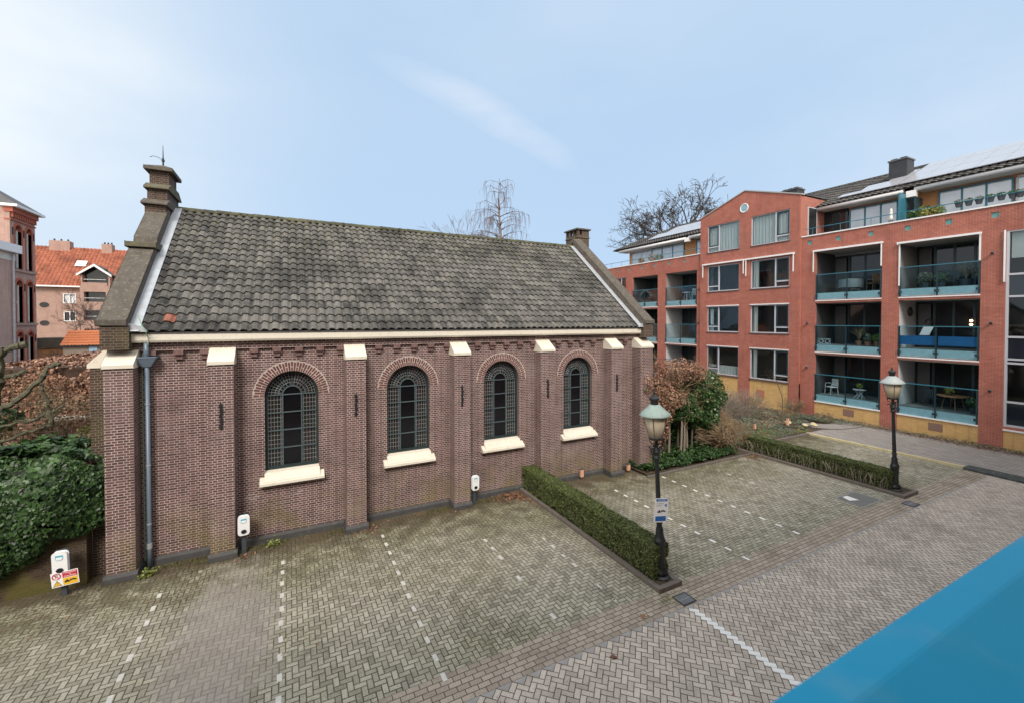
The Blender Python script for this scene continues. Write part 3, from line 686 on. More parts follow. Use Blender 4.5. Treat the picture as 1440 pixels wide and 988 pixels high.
# parapets: coping slabs, flashing
def parapet(xa, xb, side):
    s = 'x'
    MB().prism([(13.10,5.98),(13.10,6.12),(13.2,6.16),(15.75,8.30),(15.9,8.26),(15.9,8.12),(13.42,5.98)], s, xa-.06, xb+.04).build('coping', 'stone', ch, bevel=0.012)
    if side == 'left':
        MB().prism([(15.45,8.16),(15.45,8.30),(16.35,8.34),(16.35,8.16)], s, xa-.13, xb+.10).build('coping_step', 'stone_moss', ch, bevel=0.012)
        MB().prism([(15.62,8.0),(15.62,8.165),(16.3,8.165),(16.3,8.0)], s, xa-.05, xb+.03).build('coping_step_base', 'stone_moss', ch)
        MB().prism([(15.9,8.34),(15.95,8.52),(17.3,9.62),(17.5,9.62),(17.5,9.3),(16.3,8.3)], s, xa-.05, xb+.03).build('coping', 'stone', ch, bevel=0.012)
    else:
        MB().prism([(15.75,8.12),(15.75,8.302),(18.2,10.30),(20.6,8.3),(20.6,8.12),(18.2,10.1)], s, xa-.055, xb+.035).build('coping', 'stone', ch, bevel=0.012)
    MB().prism([(18.4,9.98),(18.6,10.0),(23.1,6.2),(23.1,6.0)], s, xa-.05, xb+.03).build('coping', 'stone', ch)
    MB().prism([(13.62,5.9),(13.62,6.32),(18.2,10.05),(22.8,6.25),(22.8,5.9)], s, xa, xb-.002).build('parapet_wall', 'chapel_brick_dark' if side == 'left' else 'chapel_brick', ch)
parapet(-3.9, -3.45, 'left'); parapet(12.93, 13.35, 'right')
Nn = Vector((0,-4.01,4.87)).normalized()
def strip(xa, xb, lift, ya=13.25, yb=18.15):
    za = 5.82+(ya-13.30)*4.01/4.87; zb = 5.82+(yb-13.30)*4.01/4.87
    p = [(xa,ya,za),(xb,ya,za),(xb,yb,zb),(xa,yb,zb)]
    q = [tuple(Vector(v)+Nn*(lift-.02)) for v in p]; r_ = [tuple(Vector(v)+Nn*lift) for v in p]
    m = MB(); k = 8; m.v = q+r_
    m.f = [(0,3,2,1),(4,5,6,7),(0,1,5,4),(1,2,6,5),(2,3,7,6),(3,0,4,7)]; m.mi = [0]*6; return m
strip(-3.43,-3.20,.098).build('flashing', 'zinc', ch, bevel=.006); strip(12.66,12.90,.098).build('flashing', 'zinc', ch, bevel=.006)
MB().prism([(-3.6,5.83),(-3.45,6.05),(-3.15,5.95),(-3.05,5.83)], 'y', 13.22, 13.33).build('lead_apron', 'zinc', ch)
MB().prism([(12.65,5.83),(12.8,5.98),(12.98,6.0),(13.08,5.83)], 'y', 13.22, 13.33).build('lead_apron', 'zinc', ch)
MB().tube([(-3.22,13.2,6.25),(-3.12,13.12,5.95),(-3.06,13.12,5.83),(-3.06,13.31,5.7),(-3.06,13.315,5.55),(-3.2,13.5,5.3),(-3.24,13.56,5.0),(-3.24,13.57,0.1)], .012, 5).build('lightning_cable', 'cable', ch)
# ridge pinnacle on the left gable
pn = B(-3.98,17.15,8.9,-3.46,19.25,9.72).build('pinnacle', 'chapel_brick_dark', ch)
pmb = MB().box(-3.975,17.42,9.72,-3.465,18.98,10.28).box(-3.97,17.68,10.28,-3.47,18.72,10.93); pmb.build('pinnacle_shaft', 'chapel_brick_dark', pn)
def weather(z, ya, yb, ya2, yb2, w):
    return MB().prism([(ya-.12,z),(ya-.12,z+.05),(ya2,z+.24),(yb2,z+.24),(yb+.12,z+.05),(yb+.12,z)], 'x', -3.98-w, -3.46+w)
weather(9.72,17.15,19.25,17.42,18.98,.07).build('weathering_stone', 'stone', pn, bevel=.01)
weather(10.28,17.42,18.98,17.68,18.72,.06).build('weathering_stone', 'stone_moss', pn, bevel=.01)
mb = MB().box(-4.09,17.52,10.93,-3.35,18.88,11.04); k = len(mb.v)
mb.v += [(-4.09,17.52,11.04),(-3.35,17.52,11.04),(-3.35,18.88,11.04),(-4.09,18.88,11.04),(-3.72,18.2,11.28)]
mb.f += [(k,k+1,k+4),(k+1,k+2,k+4),(k+2,k+3,k+4),(k+3,k,k+4)]; mb.mi += [0]*4; mb.build('cap_stone', 'stone', pn)
mb = MB().tube([(-3.72,18.2,11.2),(-3.72,18.2,11.5),(-3.72,18.2,11.55),(-3.72,18.2,11.95)], [.025,.03,.018,.006], 6)
mb.lathe([(.0,0),(.045,.03),(.045,.08),(.0,.11)], (-3.72,18.2,11.38), 8)
mb.tube([(-3.72,18.2,11.45),(-3.85,18.16,11.52),(-3.97,18.12,11.53),(-4.05,18.1,11.47)], .009, 4); mb.build('finial', 'iron', pn)
# chimney on the far gable
cn = MB()
cn.box(13.40,18.5,5,14.15,19.55,10.62)
for (a, b_) in ((18.5,18.62),(18.80,18.92),(19.12,19.24),(19.43,19.55)): cn.box(13.40,a,10.62,13.52,b_,10.86).box(14.03,a,10.62,14.15,b_,10.86)
cn.box(13.52,18.5,10.62,13.55,18.60,10.859).box(13.7,18.5,10.62,14.03,18.60,10.858)
co = cn.build('chimney', 'chapel_brick_dark', ch)
B(13.32,18.42,10.86,14.23,19.63,10.94).build('chimney_slab', 'stone', co, bevel=.01)
B(13.36,18.46,10.45,14.19,19.59,10.5).build('chimney_band', 'stone_moss', co)
# windows
def chapel_window(c):
    r = HW; zs = 4.7-HW; y = 13.80
    fr = MB()
    def ring(mb, cx, zc, ri, ro, y0, y1, n=24):
        for t in range(n):
            a, b = math.pi*t/n, math.pi*(t+1)/n
            pts = [(cx-ri*math.cos(a),zc+ri*math.sin(a)),(cx-ro*math.cos(a),zc+ro*math.sin(a)),(cx-ro*math.cos(b),zc+ro*math.sin(b)),(cx-ri*math.cos(b),zc+ri*math.sin(b))]
            mb.prism(pts, 'y', y0, y1)
    ring(fr, c, zs, r-.055, r+.02, y-.06, y+.02)
    fr.box(c-r-.02,y-.06,1.95,c-r+.055,y+.02,zs).box(c+r-.055,y-.06,1.95,c+r+.02,y+.02,zs).box(c-r,y-.059,1.93,c+r,y+.019,2.03)
    f = fr.build('window', 'iron_green', ch)
    m = MB(); ring(m, c, zs, .225, .255, y-.04, y+.01, 14)
    for s in (-1, 1): m.box(c+s*.24-.015,y-.04,2.03,c+s*.24+.015,y+.01,zs)
    for z in (2.52,3.02,3.52,zs): m.box(c-r+.05,y-.035,z-.014,c+r-.05,y+.009,z+.014)
    for a in (45,90,135):
        ca, sa = math.cos(R(a)), math.sin(R(a)); m.tube([(c+.24*ca,y-.015,zs+.24*sa),(c+(r-.05)*ca,y-.015,zs+(r-.05)*sa)], .013, 4)
    m.build('glazing_bars', plain('painted_glazing_bar',(0.07,0.10,0.11),0.5), f)
    l = MB(); lt = .0026; yy = y+.005
    for s in (-1, 1):
        for xo in (.295,.375,.455,.535,.60): l.box(c+s*xo-lt,yy,2.03,c+s*xo+lt,yy+.01,zs)
        z = 2.13; k = 0
        while z < zs:
            l.box(min(c+s*.25,c+s*.63),yy,z-lt,max(c+s*.25,c+s*.63),yy+.01,z+lt)
            for (xa, xb) in ((.255,.295),(.60,.63)):
                l.tube([(c+s*xa,yy,z-.11),(c+s*xb,yy,z-.055),(c+s*xa,yy,z)], .004, 3, False)
            z += .125; k += 1
    for q in (.34,.43,.52,.59): 
        n = 26
        l.tube([(c+q*math.cos(math.pi*t/n),yy+.004,zs+q*math.sin(math.pi*t/n)) for t in range(n+1)], .0055, 3, False)
    for k in range(1, 20):
        a = math.pi*k/20; ri = .26 if k % 2 else .34; l.tube([(c+ri*math.cos(a),yy+.004,zs+ri*math.sin(a)),(c+.63*math.cos(a),yy+.004,zs+.63*math.sin(a))], .005, 3, False)
    l.build('lead_cames', plain('lead_came',(0.30,0.34,0.37),0.5,var=.2), f)
    def pane(rr_, yv, name, mat, z0=2.0, cx=c):
        n = 24; pts = [(cx+rr_,z0)]+[(cx+rr_*math.cos(math.pi*t/n),zs+rr_*math.sin(math.pi*t/n)) for t in range(n+1)]+[(cx-rr_,z0)]
        MB().prism(pts, 'y', yv, yv+.008).build(name, mat, f)
    pane(r-.02, y+.02, 'leaded_pane', 'glass_leaded'); pane(.235, y+.004, 'clear_pane', 'glass_black')
    s_ = MB().prism([(13.43,1.64),(13.43,1.715),(13.597,1.905),(13.80,1.958),(13.84,1.958),(13.84,1.64)], 'x', c-.695, c+.695)
    s_.prism([(13.40,1.60),(13.40,1.675),(WY+.002,1.80),(WY+.002,1.60)], 'x', c-.81, c+.81); s_.build('sill', 'cream', f, bevel=.006)
    a_ = MB(); n = 48
    for t in range(n):
        a, b = math.pi*t/n, math.pi*(t+1)/n; ri, ro = r, r+.26
        P = lambda q, an: (c-q*math.cos(an), WY-.004, zs+q*math.sin(an))
        u0, u1 = 0.009, 0.215+.009
        a_.q(P(ri,a),P(ri,b),P(ro,b),P(ro,a), uv=[(u0,a*.80),(u0,b*.80),(u1,b*.80),(u1,a*.80)])
    a_.build('brick_arch', 'arch_brick', ch)
    o_ = MB(); n = 48
    ring(o_, c, zs, r+.262, r+.282, WY-.006, WY+.002, 40); o_.build('mortar_line', plain('pale_pointing',(0.50,0.43,0.39),0.9), ch)
for c in WX: chapel_window(c)
# downpipe
dp = MB().tube([(-3.12,13.42,5.56),(-3.12,13.42,5.15),], .055, 10).tube([(-3.12,13.44,5.0),(-3.12,13.44,0.45),(-3.12,13.44,.02)], [.05,.05,.055], 10).build('downpipe', 'pipe', ch, smooth=True)
mb = MB(); 
mb.v += [(-3.33,13.3,5.2),(-2.91,13.3,5.2),(-2.91,13.58,5.2),(-3.33,13.58,5.2),(-3.2,13.38,4.98),(-3.04,13.38,4.98),(-3.04,13.54,4.98),(-3.2,13.54,4.98)]
mb.f += [(0,1,2,3),(4,7,6,5),(0,4,5,1),(1,5,6,2),(2,6,7,3),(3,7,4,0)]; mb.mi += [0]*6
mb.box(-3.34,13.29,5.2,-2.90,13.585,5.225); mb.build('hopper', 'pipe', dp)
for z in (4.05,2.55,1.1): MB().lathe([(.058,0),(.058,.03)], (-3.12,13.44,z), 10).box(-3.135,13.44,z,-3.105,13.6,z+.03).build('pipe_bracket', 'zinc', dp)
MB().lathe([(.06,0),(.06,.14)], (-3.12,13.44,.5), 10).build('pipe_repair_sleeve', 'zinc', dp)
# pale repair marks on the brick
mb = MB()
M['whitened'] = plain('whitened_brick',(0.34,0.28,0.27),0.9)
for x, z in ((-1.05,1.36),(-1.12,1.29),(-.92,1.29),(-1.0,1.23),(.05,1.18),(.15,1.24)): B(x,WY-.003,z,x+.16,WY+.002,z+.035).build('whitened_brick', 'whitened', ch)
# small salmon lights on the chapel foot
def post_light(x, y, z0, h, label, leanx=0.0):
    t = thing('post_light', label, 'light', (x,y,z0), 'small salmon post lights')
    B(x-.02,y-.02,z0,x+.02,y+.02,z0+h*.45).build('stem', 'bark', t); B(x-.07,y-.05,z0+h*.25,x+.07,y+.05,z0+h).build('housing', 'salmon', t, bevel=.01)
    B(x-.08,y-.06,z0+h,x+.08,y+.06,z0+h+.02).build('lid', 'charcoal', t); t.rotation_euler = (0, leanx, 0)
post_light(9.95,13.42,0,.40,'small salmon light box standing against the chapel wall right of the hedge')
post_light(12.1,13.2,0,.33,'small salmon light box against the chapel by its last wide buttress')
post_light(22.6,14.75,.1,.42,'leaning salmon garden light in the bed behind the farther hedge', -0.15)
post_light(24.9,14.35,.1,.55,'salmon garden light at the foot of the thin sapling')

# ------------------------------------------------------------------ apartment building on the right
XF = 29.6
ap = thing('apartment_block', 'red brick apartment building with glass balconies, gabled bay and solar panels', 'building', (XF,12,0))
FL = [1.07, 4.2, 7.42]; TOPS = [4.02, 7.2, 10.25]
bays = [(12.0,15.42,'a'), (8.1,11.24,'b'), (24.38,27.68,'d'), (28.6,31.8,'e')]
holes = []
for (a, b, n) in bays:
    for k in range(3): holes.append((a, b, FL[k], TOPS[k]+(0.15 if (n == 'a' and k == 2) else 0)))
holes.append((3.6, 7.28, 1.2, 10.26)); holes += [(-.5,2.6,FL[k],TOPS[k]) for k in range(3)]
far = [(32.75,34.7,8.35,10.4),(32.75,34.7,5.25,7.2),(32.75,34.7,2.0,4.1)]
vents = [(15.82,11.08),(14.2,11.08),(12.55,11.08),(10.9,11.08),(9.27,11.08),(7.66,11.08),(33.97,11.13),(32.32,11.13),(30.6,11.13),(28.99,11.13),(27.33,11.13),(25.65,11.13),(24.06,11.13)]
vh = [(y-.13,y+.13,z-.13,z+.13) for y, z in vents]
ystart, yend = -3.0, 36.2
mb = MB()
wall(mb, 'x', XF, ystart, 16.3, 1.05, 11.48, [h for h in holes if h[0] < 16]+[v for v in vh if v[0] < 16], 0.12)
mb_l = MB(); wall(mb_l, 'x', XF, 23.95, yend, 1.05, 11.48, [h for h in holes if h[0] > 16]+far+[v for v in vh if v[0] > 16.2], 0.12)
# brick piers run to the ground
for (a, b) in ((-3,-.5),(2.6,3.6),(7.28,8.1),(11.24,12.0),(15.42,16.3),(23.95,24.38),(27.68,28.6),(31.8,32.75),(34.7,36.2)): (mb if a < 16.2 else mb_l).box(XF, a, 0, XF+.3, b, 1.05)
mb.build('front_wall', 'red_brick', ap); mb_l.build('front_wall', 'red_brick', ap)
for (a, b) in ((-.5,2.6),(3.6,7.28),(8.1,11.24),(12.0,15.42),(24.38,27.68),(28.6,31.8),(32.75,34.7)):
    o = B(XF+.03, a, 0, XF+.32, b, 1.02).build('base_panel', 'yellow_brick', ap)
    if a in (8.1, 12.0, 24.38): 
        c = a+1.55; B(XF+.015, c-.28, .42, XF+.03, c+.28, .82).build('vent_grille', plain('brown_grille',(0.22,0.13,0.10),0.7), o)
    B(XF-.04, a, 1.0, XF+.12, b, 1.075).build('ledge', 'white', ap)
for (y, z) in vents: B(XF+.05,y-.13,z-.13,XF+.11,y+.13,z+.13).build('parapet_vent', 'vent_teal', ap)
B(XF-.06,ystart,11.48,XF+.32,16.28,11.55).build('parapet_cap', 'white', ap); B(XF-.06,23.97,11.48,XF+.32,yend+.05,11.55).build('parapet_cap', 'white', ap)
# body behind: sides, rear and terrace deck
B(XF+.3,yend-.3,0,41,yend,11.48).build('end_wall', 'red_brick', ap)
B(XF+2.2,ystart+.1,0,41,yend-.31,11.2).build('inner_core', 'inner_wall', ap)
B(XF+.32,ystart+.1,11.2,33.9,yend-.31,11.36).build('terrace_deck', 'bitumen', ap)
# gabled bay, slightly proud
XG = XF-.14; ga, gb = 16.3, 23.95
GW = [(20.58,23.28),(16.98,19.68)]; GZ = [(2.0,4.12),(5.25,7.2),(8.38,10.38),(11.44,13.52)]
gh = [(a, b, z0, z1) for (a, b) in GW for (z0, z1) in GZ[1:]]+[(a, b, 2.0, 4.12) for (a, b) in GW]
mb = MB(); wall(mb, 'x', XG, ga, gb, 2.0, 14.2, gh, 0.16)
for (a, b) in ((ga,16.98),(19.68,20.58),(23.28,gb)): mb.box(XG, a, 0, XG+.2, b, 2.0)
apx = (20.15, 15.48); mb.prism([(ga,14.2),(gb,14.2),(gb,14.22),apx,(ga,14.27)], 'x', XG, XG+.25)
mb.box(XG+.001, ga, 0, XG+.15, ga+.2, 14.2); mb.box(XG+.16,ga,11.3,32.4,ga+.25,14.2)
mb.box(XG+.16,gb-.25,11.3,32.4,gb,14.2)
gbw = mb.build('gable_bay_wall', 'red_brick', ap)
for (a, b) in GW: B(XG+.04, a, 0, XG+.3, b, 1.985).build('base_panel', 'yellow_brick', ap)
B(XG+.022, 18.6, .75, XG+.04, 19.2, 1.25).build('vent_grille', 'terracotta', ap)
# side window of the bay onto the terrace
B(30.3,16.26,11.6,31.2,16.29,13.5).build('side_window', 'glass_dark', ap); mb = MB().box(30.24,16.25,11.55,30.3,16.3,13.56).box(31.2,16.25,11.55,31.26,16.3,13.56).box(30.3,16.25,13.5,31.2,16.3,13.56); mb.build('side_window_frame', 'grey_frame', ap)
mb = MB()
mb.prism([(ga-.08,14.24),(apx[0],15.50),(gb+.08,14.20),(gb+.08,14.28),(apx[0],15.58),(ga-.08,14.32)], 'x', XG-.06, XG+.3)
mb.build('gable_verge', plain('zinc_verge',(0.34,0.33,0.33),0.6), ap)
mb = MB().q((XG+.25,ga-.05,14.27),(32.5,ga-.05,14.27),(32.9,apx[0],15.52),(XG+.25,apx[0],15.52)).q((XG+.25,gb+.05,14.23),(XG+.25,apx[0],15.52),(32.9,apx[0],15.52),(32.5,gb+.05,14.23)).q((32.5,ga-.05,13.9),(32.5,gb+.05,13.9),(32.5,gb+.05,14.22),(32.9,apx[0],15.51),(32.5,ga-.05,14.26)); mb.build('gable_bay_roof', 'bitumen', ap)
v_ = MB(); n = 24
v_.prism([(20.2+.27*math.cos(2*math.pi*t/n),14.28+.27*math.sin(2*math.pi*t/n)) for t in range(n)], 'x', XG-.02, XG+.02)
rv = v_.build('round_vent', 'teal_strip', ap); m = MB().tube([(XG-.02,20.2+.3*math.cos(2*math.pi*t/24),14.28+.3*math.sin(2*math.pi*t/24)) for t in range(25)], .035, 5, False); m.build('ring', 'white', rv)
for i in range(6): B(XG-.026,19.98,14.08+i*.075,XG-.02,20.42,14.10+i*.075).build('slat', 'teal', rv)
for y in (20.27,16.3): pass
def bay_window(a, b, z0, z1, split, top=False, blind=None, x=XG, items=True):
    f = MB(); w = .06; xo = x+.07
    f.box(xo,a,z0,xo+.07,b,z0+w).box(xo,a,z1-w,xo+.07,b,z1).box(xo,a,z0+w,xo+.07,a+w,z1-w).box(xo,b-w,z0+w,xo+.07,b,z1-w)
    f.box(xo,split-.045,z0+w,xo+.07,split+.045,z1-w)
    sa, sb = (a, split) if (split-a) < (b-split) else (split, b)       # the narrow opening light
    f.box(xo-.01,sa+w,z0+.36,xo+.06,sb-w,z0+.44)
    o = f.build('window', 'grey_frame', ap)
    B(x-.05,a-.04,z0-.07,x+.07,b+.04,z0-.002).build('sill', plain('dark_stone_sill',(0.10,0.085,0.09),0.7) if 'dark_stone_sill' not in bpy.data.materials else bpy.data.materials['dark_stone_sill'], o)
    B(xo+.045,a+w,z0+w,xo+.052,b-w,z1-w).build('pane', 'glass_clear', o)
    t = MB(); t.box(xo+.005,sa+w,z0+.45,xo+.04,sa+w+.09,z1-w).box(xo+.005,sb-w-.09,z0+.45,xo+.04,sb-w,z1-w).box(xo+.005,sa+w+.09,z1-w-.09,xo+.04,sb-w-.09,z1-w).box(xo+.005,sa+w+.09,z0+.45,xo+.04,sb-w-.09,z0+.53)
    t.build('opening_sash', 'teal_dark', o)
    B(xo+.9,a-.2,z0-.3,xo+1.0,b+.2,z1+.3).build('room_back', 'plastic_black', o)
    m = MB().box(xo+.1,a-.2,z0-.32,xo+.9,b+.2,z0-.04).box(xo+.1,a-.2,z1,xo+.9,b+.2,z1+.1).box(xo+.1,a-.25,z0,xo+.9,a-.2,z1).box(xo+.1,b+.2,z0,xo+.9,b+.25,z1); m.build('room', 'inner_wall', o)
    if blind:
        for (ba, bb, za, zb) in blind:
            c = MB(); n = max(3, int((bb-ba)/.09)); c.v = []
            for i in range(n+1):
                y = ba+(bb-ba)*i/n; dx = .03*math.sin(i*2.4); c.v += [(xo+.14+dx,y,za),(xo+.14+dx,y,zb)]
            for i in range(n): c.f.append((2*i,2*i+2,2*i+3,2*i+1)); c.mi.append(0)
            c.build('curtain', 'curtain', o)
    return o
random.seed(4)
for i, (a, b) in enumerate(GW):
    for k, (z0, z1) in enumerate(GZ):
        split = b-.98 if i == 0 else a+.95
        bl = None
        if k == 3: bl = [(a+.08,b-.08,z0+.1,z1-.06)]
        elif k == 2: bl = [(b-.5,b-.1,z0+.06,z1-.06)] if i else None
        elif k == 1: bl = [(b-.45,b-.1,z0+.06,z1-.06)]
        elif k == 0: bl = [(b-.42,b-.1,z0+.06,z1-.06)] if i else [(a+.08,b-.1,z0+.06,z0+.7)]
        bay_window(a, b, z0, z1, split, blind=bl)
def awning(y0, y1, z, arm, x=XG):
    t = B(x-.16,y0,z,x-.01,y1,z+.10).build('awning', 'white', ap)
    for y in (y0+.04, y1-.04):
        if arm: B(x-.15,y-.025,z-arm,x-.10,y+.025,z-.002).build('awning_arm', 'white', t)
awning(16.62,20.0,10.47,1.15); awning(20.12,23.65,10.47,.95)
for i, (a, b) in enumerate(GW):
    B(XG-.05,a-.02,7.21,XG+.06,b+.02,7.28).build('lintel_strip', 'white', ap); 
    B(XG-.04,a-.02,4.13,XG+.06,b+.02,4.19).build('lintel_strip', 'white', ap)
awning(11.95,15.55,10.43,1.25,XF); awning(8.08,11.3,10.26,.05,XF)
B(XF-.06,11.18,8.0,XF-.01,11.24,10.26).build('screen_rail', 'white', ap); B(XF-.06,8.1,9.0,XF-.01,8.16,10.26).build('screen_rail', 'white', ap)
# far window column on the left end
for (a, b, z0, z1) in far: bay_window(a, b, z0, z1, a+.7, x=XF)
# tall window strip at the right edge
f = MB(); x = XF+.02
for z in (1.2,2.3,4.1,4.28,5.3,7.18,8.2,10.2): f.box(x,3.6,z,x+.1,7.28,z+.09)
f.box(x+.001,7.19,1.2,x+.1,7.28,10.28).box(x+.001,6.0,1.2,x+.099,6.08,10.28).box(x+.001,4.7,1.2,x+.099,4.78,10.28); fo = f.build('window_strip', 'grey_frame', ap)
B(x+.06,3.65,1.25,x+.07,7.2,10.2).build('pane', 'glass_clear', fo)
mb = MB(); 
for z in (1.3,4.4,7.3): mb.box(x+.12,3.65,z,x+.14,7.2,z+.93)
mb.build('lower_panel', plain('navy_panel',(0.015,0.02,0.045),0.4), fo)
MB().q((x+.16,7.15,9.0),(x+.16,3.7,9.0),(x+.16,3.7,10.2),(x+.16,7.15,10.2)).build('roller_blind', 'curtain', fo)
B(x+1.3,3.4,1.0,x+1.4,7.5,10.3).build('room_back', 'plastic_black', fo)
B(XF-.1,7.29,7.9,XF-.02,7.34,10.3).build('screen_rail', 'white', ap)
# balconies
def balcony(a, b, k, name):
    z = FL[k]; fz = z+.42
    zt = TOPS[k]
    sl = B(XF+.12,a,z-.18 if k else z,XF+2.2,b,fz-.05).build('balcony_slab', 'teal_strip', ap)
    if k: B(XF-.03,a,z-.10,XF+.12,b,z-.035).build('edge_strip', 'white', sl)
    B(XF+.13,a+.02,fz-.05,XF+2.19,b-.02,fz).build('balcony_floor', plain('balcony_floor_grey',(0.2,0.2,0.2),.9) if 'balcony_floor_grey' not in bpy.data.materials else bpy.data.materials['balcony_floor_grey'], sl)
    if k == 2: B(XF+.12,a,zt+(0.15 if name == 'a' else 0)+.002,XF+2.2,b,zt+.3).build('balcony_ceiling', 'ceiling', sl)
    else: B(XF+.13,a+.01,FL[k+1]-.24,XF+2.19,b-.01,FL[k+1]-.185).build('balcony_ceiling', 'ceiling', sl)
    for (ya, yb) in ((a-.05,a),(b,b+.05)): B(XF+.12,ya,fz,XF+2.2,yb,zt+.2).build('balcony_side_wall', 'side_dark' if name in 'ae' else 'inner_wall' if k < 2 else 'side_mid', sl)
    # inner glazing
    gz1 = (FL[k+1]-.24) if k < 2 else zt
    n = 4; ys = [a+(b-a)*i/n for i in range(n+1)]
    g = MB().box(XF+2.1,a,gz1-.1,XF+2.18,b,gz1)
    for y in ys: g.box(XF+2.1,y-.05,fz,XF+2.179,y+.05,gz1-.1)
    g.box(XF+2.101,a,fz,XF+2.178,b,fz+.12); gf = g.build('glazed_screen', 'teal_dark', sl)
    for i in range(n): B(XF+2.13,ys[i]+.05,fz+.12,XF+2.14,ys[i+1]-.05,gz1-.1).build('door_pane', 'glass_dark', gf)
    if name in 'ab': B(XF+1.98,ys[3]+.1,fz+.02,XF+2.02,ys[4]-.15,gz1-.15).build('inner_curtain', 'side_dark', gf)
    # balustrade
    zr = {2: 9.0, 1: 5.82, 0: 2.78}[k]; xg = XF-.02
    bal = MB().box(xg-.03,a,zr-.045,xg+.03,b,zr).build('balustrade', 'teal', ap)
    ps = [a+.05, (a+b)/2, b-.05]
    for y in ps: B(xg+.005,y-.03,z-.03,xg+.045,y+.03,zr-.046).build('post', 'teal_dark', bal)
    for y in ps:
        for zz in ((z+.17),): B(xg-.05,max(a,y-.1),zz,xg-.035,min(b,y+.1),zz+.12).build('clamp', 'teal_dark', bal)
    for i in range(2): B(xg-.03,ps[i]+.03,z+.02,xg-.02,ps[i+1]-.03,zr-.06).build('glass_panel', 'glass_rail', bal)
    B(xg+.06,a+.02,z,xg+.1,b-.02,fz-.02).build('slab_fascia', 'fascia_pale', bal)
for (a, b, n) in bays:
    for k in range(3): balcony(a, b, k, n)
# set-back top floor
def glazed(a, b, x, z0, z1, n, doors=False, parent=ap):
    g = MB().box(x,a,z1-.08,x+.08,b,z1).box(x,a,z0,x+.08,b,z0+.08)
    ys = [a+(b-a)*i/n for i in range(n+1)]
    for y in ys: g.box(x+.001,y-.04,z0+.08,x+.079,y+.04,z1-.08)
    o = g.build('top_floor_window', 'teal' if doors else 'grey_frame', parent)
    for i in range(n): B(x+.03,ys[i]+.04,z0+.08,x+.04,ys[i+1]-.04,z1-.08).build('pane', 'glass_sky', o)
M['glass_sky'] = glass_dark('painted_sky_glass', (0.24,0.27,0.30), 0.04)  # pale base colour paints in sky light the panes would reflect
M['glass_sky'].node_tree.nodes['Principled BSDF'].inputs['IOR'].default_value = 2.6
XT = 32.2
B(XT+.1,ystart,11.3,40.5,16.5,13.7).build('top_floor_wall', 'warm_wall', ap); B(XT+.1,23.8,11.3,40.5,35.2,13.7).build('top_floor_wall', 'warm_wall', ap)
B(XT-.02,14.9,11.36,XT+.1,16.29,13.5).build('dark_glazing', 'glass_dark', ap)
for (a, b, n, d) in ((12.35,14.8,3,True),(7.75,10.5,3,True),(3.5,7.6,2,False),(32.0,34.7,2,False),(28.0,31.9,3,True),(24.2,26.6,2,True)): glazed(a, b, XT, 11.5, 13.3, n, d)
B(30.4,11.55,11.36,XT,11.62,13.25).build('privacy_screen', 'teal', ap); B(31.0,11.1,11.36,31.9,11.14,13.0).build('privacy_screen', 'teal_dark', ap)
for (a, b, z) in ((11.7,16.25,13.42),(ystart,11.2,13.42),(26.9,35.6,13.30),(24.0,26.6,13.36)):
    o = MB().tube([(31.25,a,z+.08),(31.25,b,z+.08)], .13, 10).build('terrace_awning', 'white', ap, smooth=True)
    B(31.35,a,z-.02,XT+.1,b,z+.03).build('soffit', 'offwhite', o)
for y in (11.35, 26.75): B(31.05,y-.22,13.05,31.4,y+.18,13.4).build('awning_motor_box', 'white', ap)
# terrace rail
for (a, b) in ((ystart,16.2),(24.1,36.1)):
    r = MB().tube([(XF+.12,a,12.0),(XF+.12,b,12.0)], .022, 6).build('terrace_rail', 'teal', ap)
    y = a+.1
    while y < b: MB().tube([(XF+.12,y,11.55),(XF+.12,y,12.0)], .014, 5).build('rail_post', 'teal', r); y += 1.55
# main roof
rl = math.hypot(4.9, 2.30); Ur = Vector((4.9, 0, 2.30)).normalized()
hip = lambda c, r: True
tile_roof((31.1,20.1,13.60), (0,-1,0), Ur, 74, 16, 0.30, rl/16, random.Random(8), amp=.032, seg=5).build('tiled_roof', 'roof_tile_black', ap)
def keep2(c, r): 
    y = 36.6-c*.30; return y < 36.6-(r/16)*3.9 and y > 20.4
tile_roof((31.1,36.6,13.60), (0,-1,0), Ur, 45, 16, 0.30, rl/16, random.Random(18), keep=keep2, amp=.032, seg=5).build('tiled_roof', 'roof_tile_black', ap)
MB().q((31.1,ystart,13.58),(36,ystart,15.88),(36,32.7,15.88),(31.1,36.6,13.58)).q((40.9,ystart,13.58),(40.9,36.6,13.58),(36,32.7,15.88),(36,ystart,15.88)).q((31.1,36.6,13.58),(36,32.7,15.88),(40.9,36.6,13.58)).build('roof_deck', 'bitumen', ap)
MB().tube([(36,ystart,15.93),(36,32.7,15.93)], .1, 6).build('ridge_cap', 'roof_tile_black', ap)
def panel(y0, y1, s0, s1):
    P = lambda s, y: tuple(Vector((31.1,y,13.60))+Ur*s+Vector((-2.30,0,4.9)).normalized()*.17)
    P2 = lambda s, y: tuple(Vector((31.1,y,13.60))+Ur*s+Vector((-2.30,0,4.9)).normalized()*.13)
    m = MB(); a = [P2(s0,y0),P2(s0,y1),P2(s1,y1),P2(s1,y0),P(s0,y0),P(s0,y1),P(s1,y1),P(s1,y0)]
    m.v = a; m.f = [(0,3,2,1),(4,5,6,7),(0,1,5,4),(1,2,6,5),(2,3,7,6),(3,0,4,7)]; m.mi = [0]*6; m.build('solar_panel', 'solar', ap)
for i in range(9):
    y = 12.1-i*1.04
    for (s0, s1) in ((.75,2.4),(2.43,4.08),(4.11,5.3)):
        panel(y-1.02, y, s0, s1)
